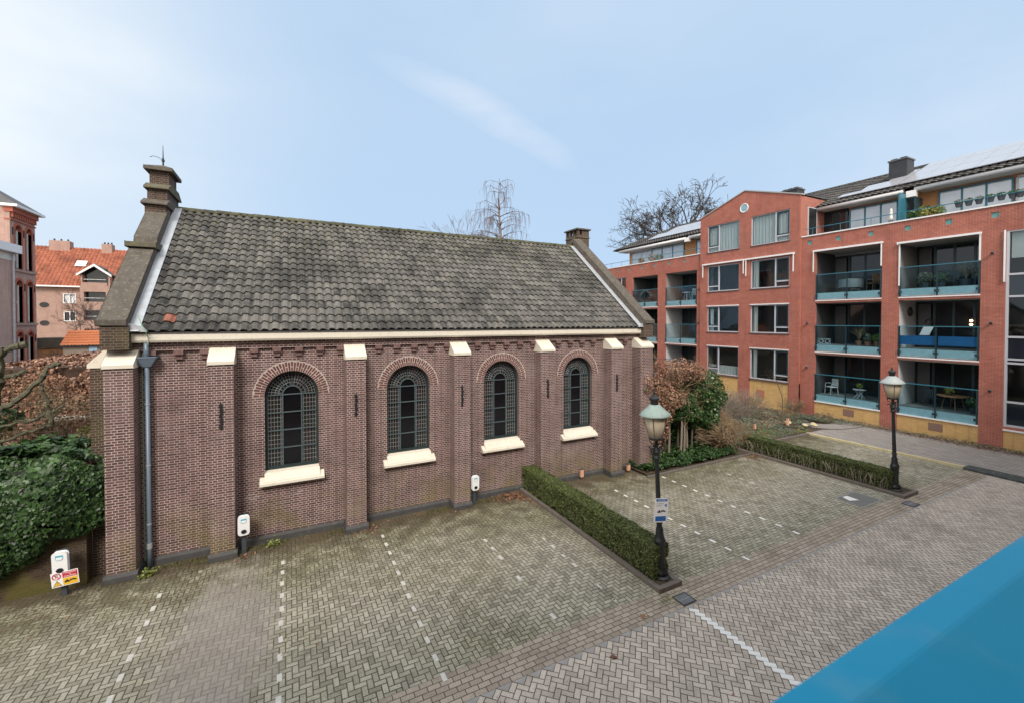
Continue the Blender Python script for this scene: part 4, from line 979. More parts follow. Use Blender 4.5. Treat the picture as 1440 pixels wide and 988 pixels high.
for (y, s0, s1) in ((13.2,.75,2.4),(13.2,2.43,4.08),(14.24,.75,2.4),(15.28,.75,1.4)): panel(y-1.02,y,s0,s1)
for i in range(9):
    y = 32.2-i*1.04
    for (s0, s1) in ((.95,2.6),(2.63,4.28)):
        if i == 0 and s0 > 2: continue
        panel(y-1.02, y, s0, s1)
def stack(x, y0, y1, z0, z1, n):
    c = B(x,y0,z0,x+.95,y1,z1-.12).build('chimney', 'dark_chimney_brick', ap)
    B(x-.05,y0-.05,z1-.12,x+1.0,y1+.05,z1-.04).build('chimney_cap', 'bitumen', c)
    for i in range(n):
        y = y0+(y1-y0)*(i+.5)/n; B(x+.1,y-.15,z1-.04,x+.8,y+.15,z1+.05).build('flue_block', 'plastic_black', c)
stack(33.6,12.45,13.35,14.4,16.15,2); stack(33.2,25.5,26.6,14.4,15.95,2); stack(33.3,18.7,19.85,15.0,15.95,3)
# wall lamps on the piers
for (y, z) in ((7.7,9.25),(7.7,5.95),(7.7,2.75),(15.85,5.9),(15.85,3.1),(24.15,8.6),(24.15,5.9)):
    l = B(XF-.1,y-.035,z,XF-.001,y+.035,z+.10).build('wall_lamp', 'pipe', ap); MB().lathe([(.04,0),(.05,.1)], (XF-.14,y,z-.02), 8).build('lamp_shade', 'iron', l)

# ---- things standing on the balconies and terrace
def plant_pot(x, y, z, r, h, kind, label, group='potted plants on the balconies', pot='charcoal'):
    t = thing('potted_plant', label, 'plant', (x,y,z), group)
    MB().lathe([(r*.72,0),(r,h),(r*.88,h),(r*.85,h-.03)], (x,y,z), 12).build('pot', pot, t)
    n = 220; g = gen
    if kind == 'grass':
        m = MB()
        for i in range(60):
            a = g.uniform(0,6.28); s = g.uniform(.2,.55); H = g.uniform(.45,.9); m.tube([(x,y,z+h),(x+.3*s*math.cos(a),y+.3*s*math.sin(a),z+h+H*.6),(x+s*math.cos(a),y+s*math.sin(a),z+h+H)], [.008,.006,.003], 3, False)
        m.tint = [rnd.random() for _ in m.f]; m.build('grass_blades', 'dry', t)
    else:
        C = g.normal(0,1,(n,3)); C /= np.linalg.norm(C,axis=1)[:,None]; rad = g.uniform(.4,1,n)**.6; 
        P = C*rad[:,None]*np.array([r*1.5,r*1.5,r*1.5])+np.array([x,y,z+h+r*1.1])
        leaves('foliage', kind, P, C, .12, t, None, g)
    return t
def chair(x, y, z, rot, mat, label, group='balcony chairs', slat=False):
    t = thing('balcony_chair', label, 'chair', (0,0,0), group)
    B(-.24,-.24,.42,.24,.24,.46).build('seat', mat, t)
    m = MB()
    for i in range(5): m.box(-.22+i*.1,.22,.5,-.16+i*.1,.25,.92)
    m.box(-.24,.215,.88,.24,.255,.94); m.build('backrest', mat, t)
    for sx in (-1,1):
        for sy in (-1,1): MB().tube([(sx*.22,sy*.22,.42),(sx*.24,sy*.25,0)], .016, 5).build('leg', mat, t)
        MB().tube([(sx*.25,.23,.66),(sx*.25,-.2,.66),(sx*.24,-.22,.44)], .014, 5).build('armrest', mat, t)
    t.location = (x,y,z); t.rotation_euler = (0,0,rot); return t
def table(x, y, z, r, h, mat, label, cover=None):
    t = thing('balcony_table', label, 'table', (x,y,z), 'balcony tables')
    MB().lathe([(r,h-.04),(r,h)], (x,y,z), 20).build('tabletop', mat, t)
    if cover: MB().lathe([(r*1.06,h*.35),(r*1.04,h*.7),(r*1.02,h+.01),(r*.5,h+.06),(.02,h+.08)], (x,y,z), 20).build('cover', cover, t)
    for k in range(4):
        a = k*math.pi/2+.5; MB().tube([(x+.5*r*math.cos(a),y+.5*r*math.sin(a),z+h-.04),(x+.7*r*math.cos(a),y+.7*r*math.sin(a),z)], .022, 5).build('leg', mat, t)
F3, F2, F1 = FL[2]+.43, FL[1]+.43, FL[0]+.43
table(30.5,13.9,F3,.6,.74,'grey_cloth','round table under a grey cover on the top balcony left of the pier','grey_cloth')
chair(30.4,12.7,F3,2.6,'wood','slatted wooden chair beside the covered table on the top balcony')
plant_pot(30.1,8.75,F3,.27,.34,'grass','tall feathery grass in a dark pot on the top right balcony')
plant_pot(30.2,10.35,F3,.22,.28,'sage','grey leaved plant in a dark pot on the top right balcony')
plant_pot(30.2,9.7,F3,.2,.26,'laurel','small green plant in the middle of the top right balcony')
plant_pot(30.9,8.35,F3,.24,.5,'lime','taller green bush against the side wall of the top right balcony')
for i, y in enumerate((13.25,12.8,12.35)): plant_pot(30.05,y,F2,.17,.28,('grass','sage','lime')[i],('bare stalks in the leftmost of three terracotta pots on the middle balcony','pale sprouting plant in the middle terracotta pot of three','low plant in the rightmost of three terracotta pots')[i],pot='terracotta')
t = thing('ornamental_screen', 'white wrought ornament leaning inside the middle balcony glass, left corner', 'ornament', (29.8,15.0,F2))
for yc in (15.2,14.85):
    MB().tube([(29.85,yc+.12*math.cos(a*math.pi/8),F2+.18+.12*math.sin(a*math.pi/8)) for a in range(17)], .016, 4, False).build('ring', 'white', t)
MB().tube([(29.85,15.38,F2+.02),(29.85,15.38,F2+.34),(29.85,14.67,F2+.34),(29.85,14.67,F2+.02),(29.85,15.38,F2+.02)], .015, 4).build('frame', 'white', t)
o = tag(MB().box(29.66,8.15,4.82,29.68,9.62,5.3).box(29.66,9.72,4.82,29.68,11.2,5.3).build('privacy_cloth', 'blue_cloth'), 'bright blue privacy cloth tied along the middle right balcony', 'cloth')
o = tag(MB().prism([(10.55,F2+.7),(10.15,F2+.7),(9.98,F2+1.15),(10.38,F2+1.15)], 'x', 30.2, 30.24).build('folded_sunbed', 'white'), 'white folded sunbed back seen above the blue cloth on the balcony', 'sunbed')
t = thing('lit_lamp', 'glowing wall lamp at the back of the middle right balcony', 'lamp', (31.6,8.9,5.9))
for z in (0,.2): MB().lathe([(.04,0),(.07,.05),(.04,.1)], (31.55,8.95,5.85+z), 8).build('bulb', 'lamp_lit', t)
B(31.6,8.9,5.8,31.66,9.0,6.25).build('wall_plate', 'iron', t)
chair(30.5,14.9,F1,-2.0,'white','white slatted chair on the lowest balcony left of the pier')
t = thing('wire_table', 'white criss-cross wire table on the lowest balcony', 'table', (30.3,13.3,F1), 'balcony tables')
m = MB()
for k in range(8):
    a, b = k*math.pi/4, (k+3)*math.pi/4; m.tube([(30.3+.3*math.cos(a),13.3+.3*math.sin(a),F1),(30.3+.3*math.cos(b),13.3+.3*math.sin(b),F1+.5)], .013, 4)
m.build('wire_frame', 'white', t); MB().lathe([(.33,.5),(.33,.52)], (30.3,13.3,F1), 16).build('tabletop', 'white', t)
plant_pot(30.3,13.3,F1+.52,.1,.1,'lime','little green plant on the white wire table')
table(30.6,9.3,F1,.62,.74,'wood','round wooden table on the lowest right balcony')
plant_pot(30.6,9.45,F1+.74,.13,.08,'lime','low green bowl plant on the round wooden table')
chair(30.9,10.2,F1,1.2,'charcoal','dark chair drawn up to the round wooden table')
plant_pot(30.2,8.4,F1,.2,.3,'laurel','tall houseplant by the right side wall of the lowest right balcony')
chair(30.5,25.3,F3,2.4,'white','white chair on the top balcony left of the gabled bay'); table(30.6,26.2,F3,.4,.7,'white','small white table beside the white chair on the top balcony')
plant_pot(30.2,29.3,F3,.2,.3,'sage','grey plant on the far top balcony')
chair(30.4,30.2,F3,2.8,'charcoal','dark chair on the farthest top balcony')
# wall wreaths and lamp on the white side wall
t = thing('wall_wreath', 'dark wreath hung on the side wall of the middle right balcony', 'wreath', (31.0,11.2,6.5), 'dark wall wreaths')
MB().tube([(30.9+.2*math.cos(a*math.pi/8),11.2,6.6+.2*math.sin(a*math.pi/8)) for a in range(17)], .06, 6, False).build('ring', 'iron', t)
t = thing('pendant_lamp', 'black pendant lamp hanging over the middle right balcony', 'lamp', (30.9,10.4,6.0))
MB().lathe([(.22,0),(.12,.2),(.03,.26)], (30.9,10.4,5.95), 14).build('lamp_shade', 'iron', t); MB().tube([(30.9,10.4,6.2),(30.9,10.4,6.95)], .008, 4).build('cord', 'iron', t)
# terrace: planter boxes hung on the rail, tub plants, statue
def planter(y0, n, kind, label):
    t = thing('rail_planter', label, 'planter', (XF+.25,y0,11.75), 'planters along the roof terrace')
    for i in range(n):
        y = y0-i*.36; MB().lathe([(.10,0),(.15,.22)], (XF+.28,y,11.78), 10).build('pot', 'charcoal', t)
    nn = 110*n; C = gen.normal(0,1,(nn,3)); C /= np.linalg.norm(C,axis=1)[:,None]
    P = C*np.array([.14,.16,.1])+np.array([XF+.28,0,12.05]); P[:,1] += y0-gen.integers(0,n,nn)*.36
    leaves('foliage', kind, P, C, .07, t, None, gen)
planter(9.0,3,'sage','row of three dark pots with grey plants, left of the other rail planters'); planter(7.9,3,'laurel','row of dark pots with green plants on the terrace rail by the big window')
planter(6.95,2,'sage','pair of rail pots at the right end of the terrace')
for (y, x, k, s, l) in ((10.55,30.5,'lime',.34,'spreading yellow green plant on the terrace right of the screen'),(10.0,30.6,'lime',.3,'second bright plant on the terrace beside the first'),(10.95,30.3,'laurel',.22,'small dark plant close to the teal screen'),(30.2,30.6,'dry',.4,'rust coloured shrub on the far roof terrace'),(29.3,30.5,'sage',.35,'grey shrub on the far roof terrace'),(31.7,30.6,'dry',.3,'pale dry plant at the left of the far roof terrace')):
    plant_pot(x, y, 11.36, s*.7, .35, k, l, 'tub plants on the roof terrace')
t = thing('garden_statue', 'small pale statue figure standing by the teal screen on the terrace', 'statue', (30.3,11.9,11.36))
MB().lathe([(.12,0),(.14,.35),(.10,.4)], (30.3,11.9,11.36), 10).build('pedestal', 'charcoal', t); MB().lathe([(.07,.4),(.10,.55),(.06,.68),(.09,.8),(.05,.9),(.07,.98),(.04,1.07)], (30.3,11.9,11.36), 10).build('figure', 'offwhite', t, smooth=True)

# ------------------------------------------------------------------ own building behind the camera, and its rail
own = thing('rear_apartment_building', 'long red brick apartment building behind the viewpoint', 'building', (6,-1.6,0))
mb = MB(); oh = []
for k in range(4):
    for i in range(11): oh.append((-18+i*4.1, -15.6+i*4.1, .9+k*3.1, 2.7+k*3.1))
k0 = len(mb.v); wall(mb, 'y', -1.7, -20, 30, 0, 12.2, oh, -.15)
mb.build('facade', 'red_brick', own)
B(-20,-9,0,30,-1.86,12.2).build('body', 'glass_dark', own)
rl_ = thing('balcony_rail', 'blurred blue metal balcony handrail across the lower right corner', 'railing', (2,0.4,5.35))
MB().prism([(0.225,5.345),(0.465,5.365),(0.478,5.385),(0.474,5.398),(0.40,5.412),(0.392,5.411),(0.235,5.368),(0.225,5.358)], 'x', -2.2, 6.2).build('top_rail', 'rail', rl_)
for xx in (-2,0.4,2.8,5.2): B(xx-.03,.31,4.42,xx+.03,.37,5.385).build('rail_post', 'teal_dark', rl_)
B(-2.2,-1.7,4.2,6.2,.46,4.4).build('balcony_slab', 'offwhite', rl_)
for xx in (-1.95,.45,2.85): B(xx,.335,4.45,xx+2.3,.345,5.36).build('glass_panel', 'glass_rail', rl_)

# ------------------------------------------------------------------ street lamps
def street_lamp(x, y, label, sign=False):
    t = thing('street_lamp', label, 'street lamp', (0,0,0), 'old-style street lamps')
    MB().lathe([(.19,0),(.19,.05),(.14,.09),(.16,.16),(.13,.24)], (0,0,0), 16).build('base', 'iron', t, smooth=False)
    MB().lathe([(.10,.24),(.095,.75),(.12,.80),(.135,.90),(.10,.98),(.085,1.10),(.09,1.14),(.075,1.2)], (0,0,0), 16).build('pedestal', 'iron', t, smooth=False)
    p = MB().lathe([(.062,1.2),(.058,1.5),(.045,2.85)], (0,0,0), 12)
    p.lathe([(.066,1.3),(.08,1.33),(.066,1.36)], (0,0,0), 12).lathe([(.05,2.80),(.085,2.86),(.06,2.92),(.09,3.0),(.05,3.1)], (0,0,0), 12).lathe([(.042,3.05),(.042,3.26)], (0,0,0), 10)
    p.build('pole', 'iron', t)
    br = MB()
    for s in (-1, 1):
        br.tube([(0,0,2.98),(s*.10,0,2.95),(s*.17,0,3.02),(s*.16,0,3.10),(s*.10,0,3.10),(s*.11,0,3.05)], .018, 6)
        br.tube([(0,0,3.12),(s*.12,0,3.16),(s*.19,0,3.10),(s*.22,0,3.15)], .015, 6); br.lathe([(.0,0),(.028,.02),(.0,.05)], (s*.22,0,3.13), 8)
        br.tube([(0,0,3.08),(0,s*.12,3.10),(0,s*.17,3.05)], .014, 6)
    br.build('scroll_bracket', 'iron', t)
    cr = MB()
    for k in range(4):
        a = k*math.pi/2+.6; c, s = math.cos(a), math.sin(a)
        cr.tube([(.03*c,.03*s,3.16),(.13*c,.13*s,3.2),(.16*c,.16*s,3.3)], .011, 5)
    cr.lathe([(.15,3.29),(.17,3.30),(.17,3.33),(.15,3.34)], (0,0,0), 16); cr.build('lantern_cradle', 'iron', t)
    MB().lathe([(.15,3.335),(.265,3.86)], (0,0,0), 16).build('lantern_glass', 'lamp_glass', t, smooth=True)
    fb = MB()
    for k in range(4):
        a = k*math.pi/2+.6; c, s = math.cos(a), math.sin(a); fb.tube([(.155*c,.155*s,3.33),(.27*c,.27*s,3.87)], .010, 5)
    fb.build('lantern_rib', plain('brass_brown',(0.14,0.12,0.09),.5) if 'brass_brown' not in bpy.data.materials else bpy.data.materials['brass_brown'], t)
    hood = MB().lathe([(.35,3.85),(.355,3.875),(.30,3.93),(.20,4.02),(.13,4.09),(.11,4.11)], (0,0,0), 24).build('hood', 'copper_green' if sign else 'lamp_metal_pale', t, smooth=True)
    MB().lathe([(.085,4.11),(.085,4.21),(.115,4.23),(.115,4.26),(.07,4.30),(.03,4.33),(.02,4.38),(.03,4.40),(.0,4.44)], (0,0,0), 14).build('chimney_vent', 'iron', hood)
    t.location = (x, y, 0.04); ax = Vector((math.cos(R(27.3)), -math.sin(R(27.3)), 0))
    t.rotation_mode = 'QUATERNION'; t.rotation_quaternion = Vector((0,0,1)).rotation_difference((Vector((0,0,1))-ax*.045).normalized())
    return t
lamp1 = street_lamp(7.76, 7.33, 'nearer old-style street lamp with green hood and blue and white sign on its pole', True)
street_lamp(19.22, 7.3, 'farther old-style street lamp with pale grey hood at the end of the far hedge')

def text(body, size, mat, loc, rot, parent=None, name='lettering', align='CENTER', ext=0.0006, xs=1.0):
    cu = bpy.data.curves.new(name, 'FONT'); cu.body = body; cu.size = size; cu.align_x = align; cu.align_y = 'CENTER'; cu.extrude = ext
    tmp = bpy.data.objects.new('tmp', cu); dg = bpy.context.evaluated_depsgraph_get()
    col.objects.link(tmp); bpy.context.view_layer.update(); dg = bpy.context.evaluated_depsgraph_get()
    me = bpy.data.meshes.new_from_object(tmp.evaluated_get(dg)); bpy.data.objects.remove(tmp)
    me.materials.clear(); me.materials.append(M[mat]); o = bpy.data.objects.new(name, me); col.objects.link(o)
    o.location = Vector(loc)-(org(parent) if parent else Vector()); o.rotation_euler = rot; o.scale = (xs,1,1)
    if parent: o.parent = parent
    return o
def rrect(w, h, r, n=5):
    p = []
    for cx, cy, a0 in ((w/2-r,h/2-r,0),(-w/2+r,h/2-r,90),(-w/2+r,-h/2+r,180),(w/2-r,-h/2+r,270)):
        for k in range(n+1): a = R(a0+90*k/n); p.append((cx+r*math.cos(a),cy+r*math.sin(a)))
    return p
# blue and white sign on the lamp, facing the viewpoint, slightly turned
def local_sign(name, label, cat, loc, rotz, w, h, tilt=0.0):
    t = thing(name, label, cat, (0,0,0)); return t
sg = thing('parking_sign', 'blue and white rectangular sign strapped to the nearer street lamp pole', 'sign')
MB().prism(rrect(.34,.56,.035), 'y', -.004, .004).build('plate', 'sign_white', sg)
MB().prism(rrect(.29,.055,.008), 'y', -.0065, -.004).build('header_band', 'sign_blue', sg).location = (0,0,.235)
MB().prism(rrect(.27,.115,.008), 'y', -.0065, -.004).build('footer_band', 'sign_blue', sg).location = (0,0,-.195)
text('PRIVE TERREIN', .032, 'sign_white', (0,-.0072,.235), (R(90),0,0), sg)
text('Verboden te', .036, 'iron', (-.13,-.0052,.155), (R(90),0,0), sg, align='LEFT'); text('parkeren', .036, 'iron', (-.13,-.0052,.11), (R(90),0,0), sg, align='LEFT')
MB().prism([(.07,.12),(.135,.155),(.135,.085),(.125,.06),(.115,.085)], 'y', -.0065, -.004).build('camera_emblem', 'sign_blue', sg)
def tow(parent, s, cx, cz, mat='iron', y=-.0065):
    p = [(-1,-.18),(-.95,.05),(-.72,.10),(-.62,.32),(-.38,.32),(-.34,.02),(-.1,.1),(.05,.42),(.12,.40),(.02,.12),(.2,.22),(.45,.34),(.62,.26),(.95,.10),(1,-.04),(.3,-.0),(.0,-.08),(-.3,-.18)]
    m = MB().prism([(cx+a*s,cz+b*s) for a, b in p], 'y', y, y+.003)
    for wx, wz in ((-.75,-.2),(-.3,-.2),(.75,-.02)): m.prism([(cx+wx*s+.1*s*math.cos(k*.7854),cz+wz*s+.1*s*math.sin(k*.7854)) for k in range(8)], 'y', y-.001, y+.003)
    m.build('tow_truck_emblem', mat, parent)
tow(sg, .11, .01, -.03)
for z in (.16,-.16): MB().box(-.07,.004,z-.01,.07,.10,z+.01).build('strap', 'zinc', sg)
sg.location = (7.60, 7.20, 1.73); sg.rotation_euler = (R(1), R(4), R(-14))

# ------------------------------------------------------------------ charging posts
def charger(x, y, rot, label, z0=0.0, s=1.0, lean=0.0):
    t = thing('charging_post', label, 'charger', (0,0,0), 'electric car charging posts')
    B(-.05,-.03,0,.05,.03,1.04).build('post', 'charcoal', t, bevel=.006)
    MB().prism(rrect(.25,.51,.03), 'y', -.045, -.02).build('back_plate', 'charcoal', t).location = (0.015,0,.80)
    h = MB().prism(rrect(.225,.47,.06,7), 'y', -.13, -.046).build('housing', 'plastic_white', t, bevel=.02)
    MB().prism([(-.065,.08),(.065,.08),(.065,.0),(.045,-.03),(-.045,-.03),(-.065,.0)], 'y', -.135, -.129).build('display', 'screen_blue', h).location = (0,0,.10)
    MB().prism([(-.055,.04),(.055,.04),(.055,-.0),(.04,-.018),(-.04,-.018),(-.055,-.0)], 'y', -.138, -.134).build('display_text_field', 'sign_white', h).location = (0,0,.10)
    MB().prism([(.062*math.cos(k*math.pi/10),.05*math.sin(k*math.pi/10)) for k in range(20)], 'y', -.148, -.129).build('socket', 'plastic_black', h).location = (0,0,-.15)
    h.location = (0,0,.78)
    t.location = (x,y,z0); t.rotation_euler = (0,lean,rot); t.scale = (s,s,s); return t
charger(-1.12, 13.2, R(4), 'white charging post in front of the chapel wall, left of the first window')
charger(5.42, 13.25, R(4), 'white charging post beside the buttress left of the low hedge', s=.95)
charger(-4.5, 13.0, R(-6), 'white charging post with the warning sign, by the ivy covered wall', lean=R(-2))
ws = thing('warning_sign', 'white red and yellow no parking sign below the leftmost charging post', 'sign')
B(-.23,-.004,-.16,.23,.004,.16).build('plate', 'sign_white', ws)
B(-.035,-.007,.02,.215,-.004,.145).build('red_field', 'sign_red', ws); B(-.035,-.007,-.145,.215,-.004,.008).build('yellow_field', 'sign_yellow', ws)
text('VERBODEN', .042, 'sign_white', (.09,-.0078,.118), (R(90),0,0), ws); text('TE', .034, 'sign_white', (.09,-.0078,.083), (R(90),0,0), ws); text('PARKEREN', .042, 'sign_white', (.09,-.0078,.046), (R(90),0,0), ws)
MB().tube([(-.135+.068*math.cos(k*math.pi/12),-.006,.075+.062*math.sin(k*math.pi/12)) for k in range(25)], .009, 5, False).tube([(-.18,-.007,.118),(-.09,-.007,.03)], .007, 5).build('prohibition_ring', 'sign_red', ws)
text('P', .10, 'iron', (-.135,-.0058,.075), (R(90),0,0), ws)
MB().prism([(-.21,-.14),(-.06,-.14),(-.135,-.015)], 'y', -.0062, -.004).build('warning_triangle', 'iron', ws)
MB().prism([(-.195,-.132),(-.075,-.132),(-.135,-.033)], 'y', -.0074, -.006).build('triangle_fill', 'sign_yellow', ws)
text('!', .085, 'iron', (-.135,-.008,-.092), (R(90),0,0), ws)
tow(ws, .105, .09, -.065, y=-.010)
ws.location = (-4.45, 12.86, .44); ws.rotation_euler = (0, R(-5), R(-4))

# ------------------------------------------------------------------ hedges
def hedge(x0, y0, x1, y1, h, label, n, leafcol, dens=1.0, seed=1, moss=True):
    t = thing('clipped_hedge', label, 'hedge', ((x0+x1)/2,(y0+y1)/2,.06), 'low clipped box hedges')
    g = np.random.default_rng(seed)
    m = MB(); 
    ys = np.linspace(y0+.05,y1-.05,60); w = (x1-x0)/2-.07; cx = (x0+x1)/2
    prev = None
    for i, y in enumerate(ys):
        dw = .03*math.sin(y*3.1+seed); hh = h-.07+.03*math.sin(y*2.3)
        cur = [(cx-w+dw,y,.06),(cx-w+dw*.5,y,hh),(cx+w+dw,y,hh),(cx+w-dw,y,.06)]
        if prev:
            for a, b in ((0,1),(1,2),(2,3)): m.q(prev[a],cur[a],cur[b],prev[b])
        else: m.q(*cur)
        prev = cur
    m.q(*prev); m.build('twigs', 'hedge_core', t)  # dark core painted as the shade inside the hedge
    # stems poking through
    # foliage: sides, top, ends
    L = y1-y0; W = x1-x0; areas = [L*h, L*h, L*W*1.5, W*h*1.3, W*h*1.3]; tot = sum(areas); P = []; N = []
    for k, a in enumerate(areas):
        q = int(n*a/tot); u = g.uniform(0,1,q); v = g.uniform(0,1,q); dpt = np.abs(g.normal(0,.035,q))
        if k < 2:
            s = -1 if k == 0 else 1; y = y0+u*L; z = .10+v**.8*(h-.10); x = cx+s*(W/2-dpt); N.append(np.tile([s,0,.25],(q,1)))
        elif k == 2: y = y0+u*L; x = x0+v*W; z = h-dpt*.7; N.append(np.tile([0,0,1.],(q,1)))
        else:
            s = -1 if k == 3 else 1; x = x0+u*W; z = .10+v**.8*(h-.10); y = (y0 if s < 0 else y1)-s*dpt; N.append(np.tile([0,s,.25],(q,1)))
        pts = np.stack([x,y,z],1); nn = vnoise(pts, 2.4, seed)*.05+vnoise(pts, 7, seed+1)*.03
        P.append(pts+N[-1]*nn[:,None]*(1 if k != 2 else .6))
    P = np.concatenate(P); N = np.concatenate(N)
    low = (P[:,2] < .35) & (g.uniform(0,1,len(P)) > dens); hol = (vnoise(P, 6, seed+5) < -.42) & (P[:,2] < h*.8); keep = ~(low | hol)
    leaves('foliage', leafcol, P[keep], N[keep], .042, t, None, g, droop=0, jitter=.75)
    # stray shoots
    q = 500; y = g.uniform(y0,y1,q); x = g.uniform(x0,x1,q); C = np.stack([x,y,h+g.uniform(0,.06,q)],1); leaves('new_shoots', leafcol, C, np.tile([0,0,1.],(q,1)), .04, t, None, g, jitter=1.0)['kind'] = 'stuff'
    return t
hedge(7.41,7.26,7.93,13.5,.86,'nearer dark green clipped hedge running from the chapel to the near lamp', 52000, 'hedge', 1.0, 3)
hedge(19.0,7.32,19.52,13.0,.72,'farther clipped hedge with thin lower twigs in front of the apartments', 34000, 'hedge', .55, 8)
m = MB()
for i in range(90):
    y = rnd.uniform(7.4,12.9); x = rnd.choice([18.99,19.03]); m.tube([(x,y,.08),(x+rnd.uniform(-.02,.03),y+rnd.uniform(-.08,.08),.25),(x-.01,y+rnd.uniform(-.14,.14),.5)], .007, 3, False)
hs = m.build('bare_hedge_stems', plain('pale_stem',(0.36,0.32,0.25),.9,var=.3), [o for o in bpy.data.objects if o.name.startswith('clipped_hedge')][-1]); hs['kind'] = 'stuff'

# ------------------------------------------------------------------ garden wall with ivy (left)
gw = thing('garden_wall', 'low old mossy brick wall running left from the chapel under the ivy', 'wall', (-8,13.4,0))
B(-14,13.30,0,-4.23,13.62,2.45).build('wall_body', 'garden_brick', gw); B(-14,13.26,2.45,-4.23,13.66,2.53).build('coping', 'stone_moss', gw)
iv = thing('ivy_hedge', 'thick dark green ivy covering the garden wall at the left', 'ivy', (-7,13.2,1.2))
g = np.random.default_rng(21); n = 24000
x = g.uniform(-9.2,-3.72,n); z = g.uniform(.2,3.35,n)
topz = 3.12+.16*np.sin(x*2.1)+.08*np.sin(x*5.3); botz = .62+.75*np.clip((x+5.6)/1.7,0,1)+.14*np.sin(x*3.7)+.08*np.sin(x*9)
u = (z-botz)/(topz-botz); k = (u > 0) & (u < 1); x, z, u = x[k], z[k], u[k]
bulge = .62*np.sqrt(np.clip(1-(2*u-1)**2,0,1))**.8*np.clip((-3.66-x)/.9,.12,1)
P = np.stack([x, 13.35-bulge, z],1); P[:,1] -= vnoise(P,1.6,4)*.16+vnoise(P,4.5,6)*.06; P[:,1] += np.abs(g.normal(0,.05,len(x)))
N = np.stack([np.zeros(len(x)), -np.ones(len(x)), (u-.3)*1.1],1)
kk = (vnoise(P, 3.6, 9) > -.5) & (vnoise(P, 9, 10) > -.6)
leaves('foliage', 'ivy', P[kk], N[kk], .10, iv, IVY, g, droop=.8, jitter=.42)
# top of the ivy mass reaching back
q = 5200; x = g.uniform(-9.2,-4.3,q); y = g.uniform(13.0,14.6,q); z = 3.10+.16*np.sin(x*2.1)+.1*np.sin(y*4)+g.normal(0,.05,q)-.12*(y-13)
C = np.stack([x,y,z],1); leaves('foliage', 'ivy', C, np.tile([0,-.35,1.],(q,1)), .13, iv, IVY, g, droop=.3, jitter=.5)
m = MB()
prev = None
for i in range(28):
    xx = -9.2+i*.195; tz = 3.0+.16*math.sin(xx*2.1); bz = .85+.75*min(1,max(0,(xx+5.6)/1.7))+.1; bl = .50*min(1,max(.1,(-3.7-xx)/.9)); cur = [(xx,13.3,bz),(xx,13.3-bl*.8,bz+(tz-bz)*.2),(xx,13.3-bl,bz+(tz-bz)*.5),(xx,13.3-bl*.75,bz+(tz-bz)*.85),(xx,13.3,tz),(xx,14.5,tz-.15)]
    if xx > -4.25: cur[-1] = (xx,13.3,tz-.05)
    if prev and xx < -4.45:
        for a in range(5): m.q(prev[a],cur[a],cur[a+1],prev[a+1])
    prev = cur
m.build('shade_mat', plain('ivy_shade',(0.010,0.013,0.007),.95,var=.4,nscale=9), iv)  # backing mat coloured near black as the shade between ivy leaves
q = 160; x = g.uniform(-8,-4,q); y = 12.95+g.uniform(-.05,.3,q); z = g.uniform(.3,1.3,q)
# litter and moss along the foot of the walls
q = 9000; x = g.uniform(-9,6.8,q); d = np.abs(g.normal(0,.28,q)); y = np.where(x < -4.2, 13.28, 13.5)-d; P = np.stack([x,y,np.full(q,.006)+g.uniform(0,.012,q)],1)
P = P[(vnoise(P,1.4,14) > -.05)]; P = P[~((np.abs(((P[:,0]+1.57+1.63) % 3.26)-1.63) < .33) & (P[:,1] > 13.0))]
tag(leaves('moss_litter', 'mossy_bits', P, np.tile([0,0,1.],(len(P),1)), .035, None, None, g, jitter=.4), kind='stuff')
def heap(cx, cy, sx, sy, n, name='fallen_leaves', h=.05, rot=0.0, z0=0.005, mat='dead_leaf', size=.075):
    a = g.normal(0,1,(n,2)); c, s = math.cos(rot), math.sin(rot); X = a[:,0]*sx; Y = a[:,1]*sy
    P = np.stack([cx+X*c-Y*s, cy+X*s+Y*c, z0+g.uniform(0,1,n)*h*np.exp(-(a**2).sum(1)/2)],1); P[:,1] = np.minimum(P[:,1], 13.5 if cx < 12 else 99)
    tag(leaves(name, mat, P, np.tile([0,0,1.],(n,1)), size, None, None, g, jitter=.5), kind='stuff')
heap(6.75,13.2,.38,.22,320,h=.10); heap(7.1,12.7,.14,.4,90); heap(4.9,13.05,.25,.12,40); heap(2.0,12.95,.3,.12,45); heap(-1.1,13.0,.14,.1,26); heap(18.55,12.2,.32,.3,190,h=.08)
heap(3.0,13.2,1.6,.2,60,h=.01,size=.06); heap(11.2,13.0,1.2,.15,50,h=.01,size=.05); heap(5,11,5,1.4,60,h=.005,size=.045); heap(-4.0,12.2,1.6,.5,50,h=.006,size=.045)
for (x_, y_) in ((-3.08,13.05),(-0.45,13.30)):
    t = thing('weed_tuft', 'small green weed at the foot of the downpipe' if x_ < -1 else 'bright green weed by the plinth under the first window', 'weed', (x_,y_,0), 'weeds along the chapel foot')
    C = g.normal(0,1,(90,3))*np.array([.09,.06,.05])+np.array([x_,y_,.07]); C[:,2] = np.abs(C[:,2]); leaves('foliage', 'lime', C, np.tile([0,-.3,1.],(90,1)), .06, t, None, g)

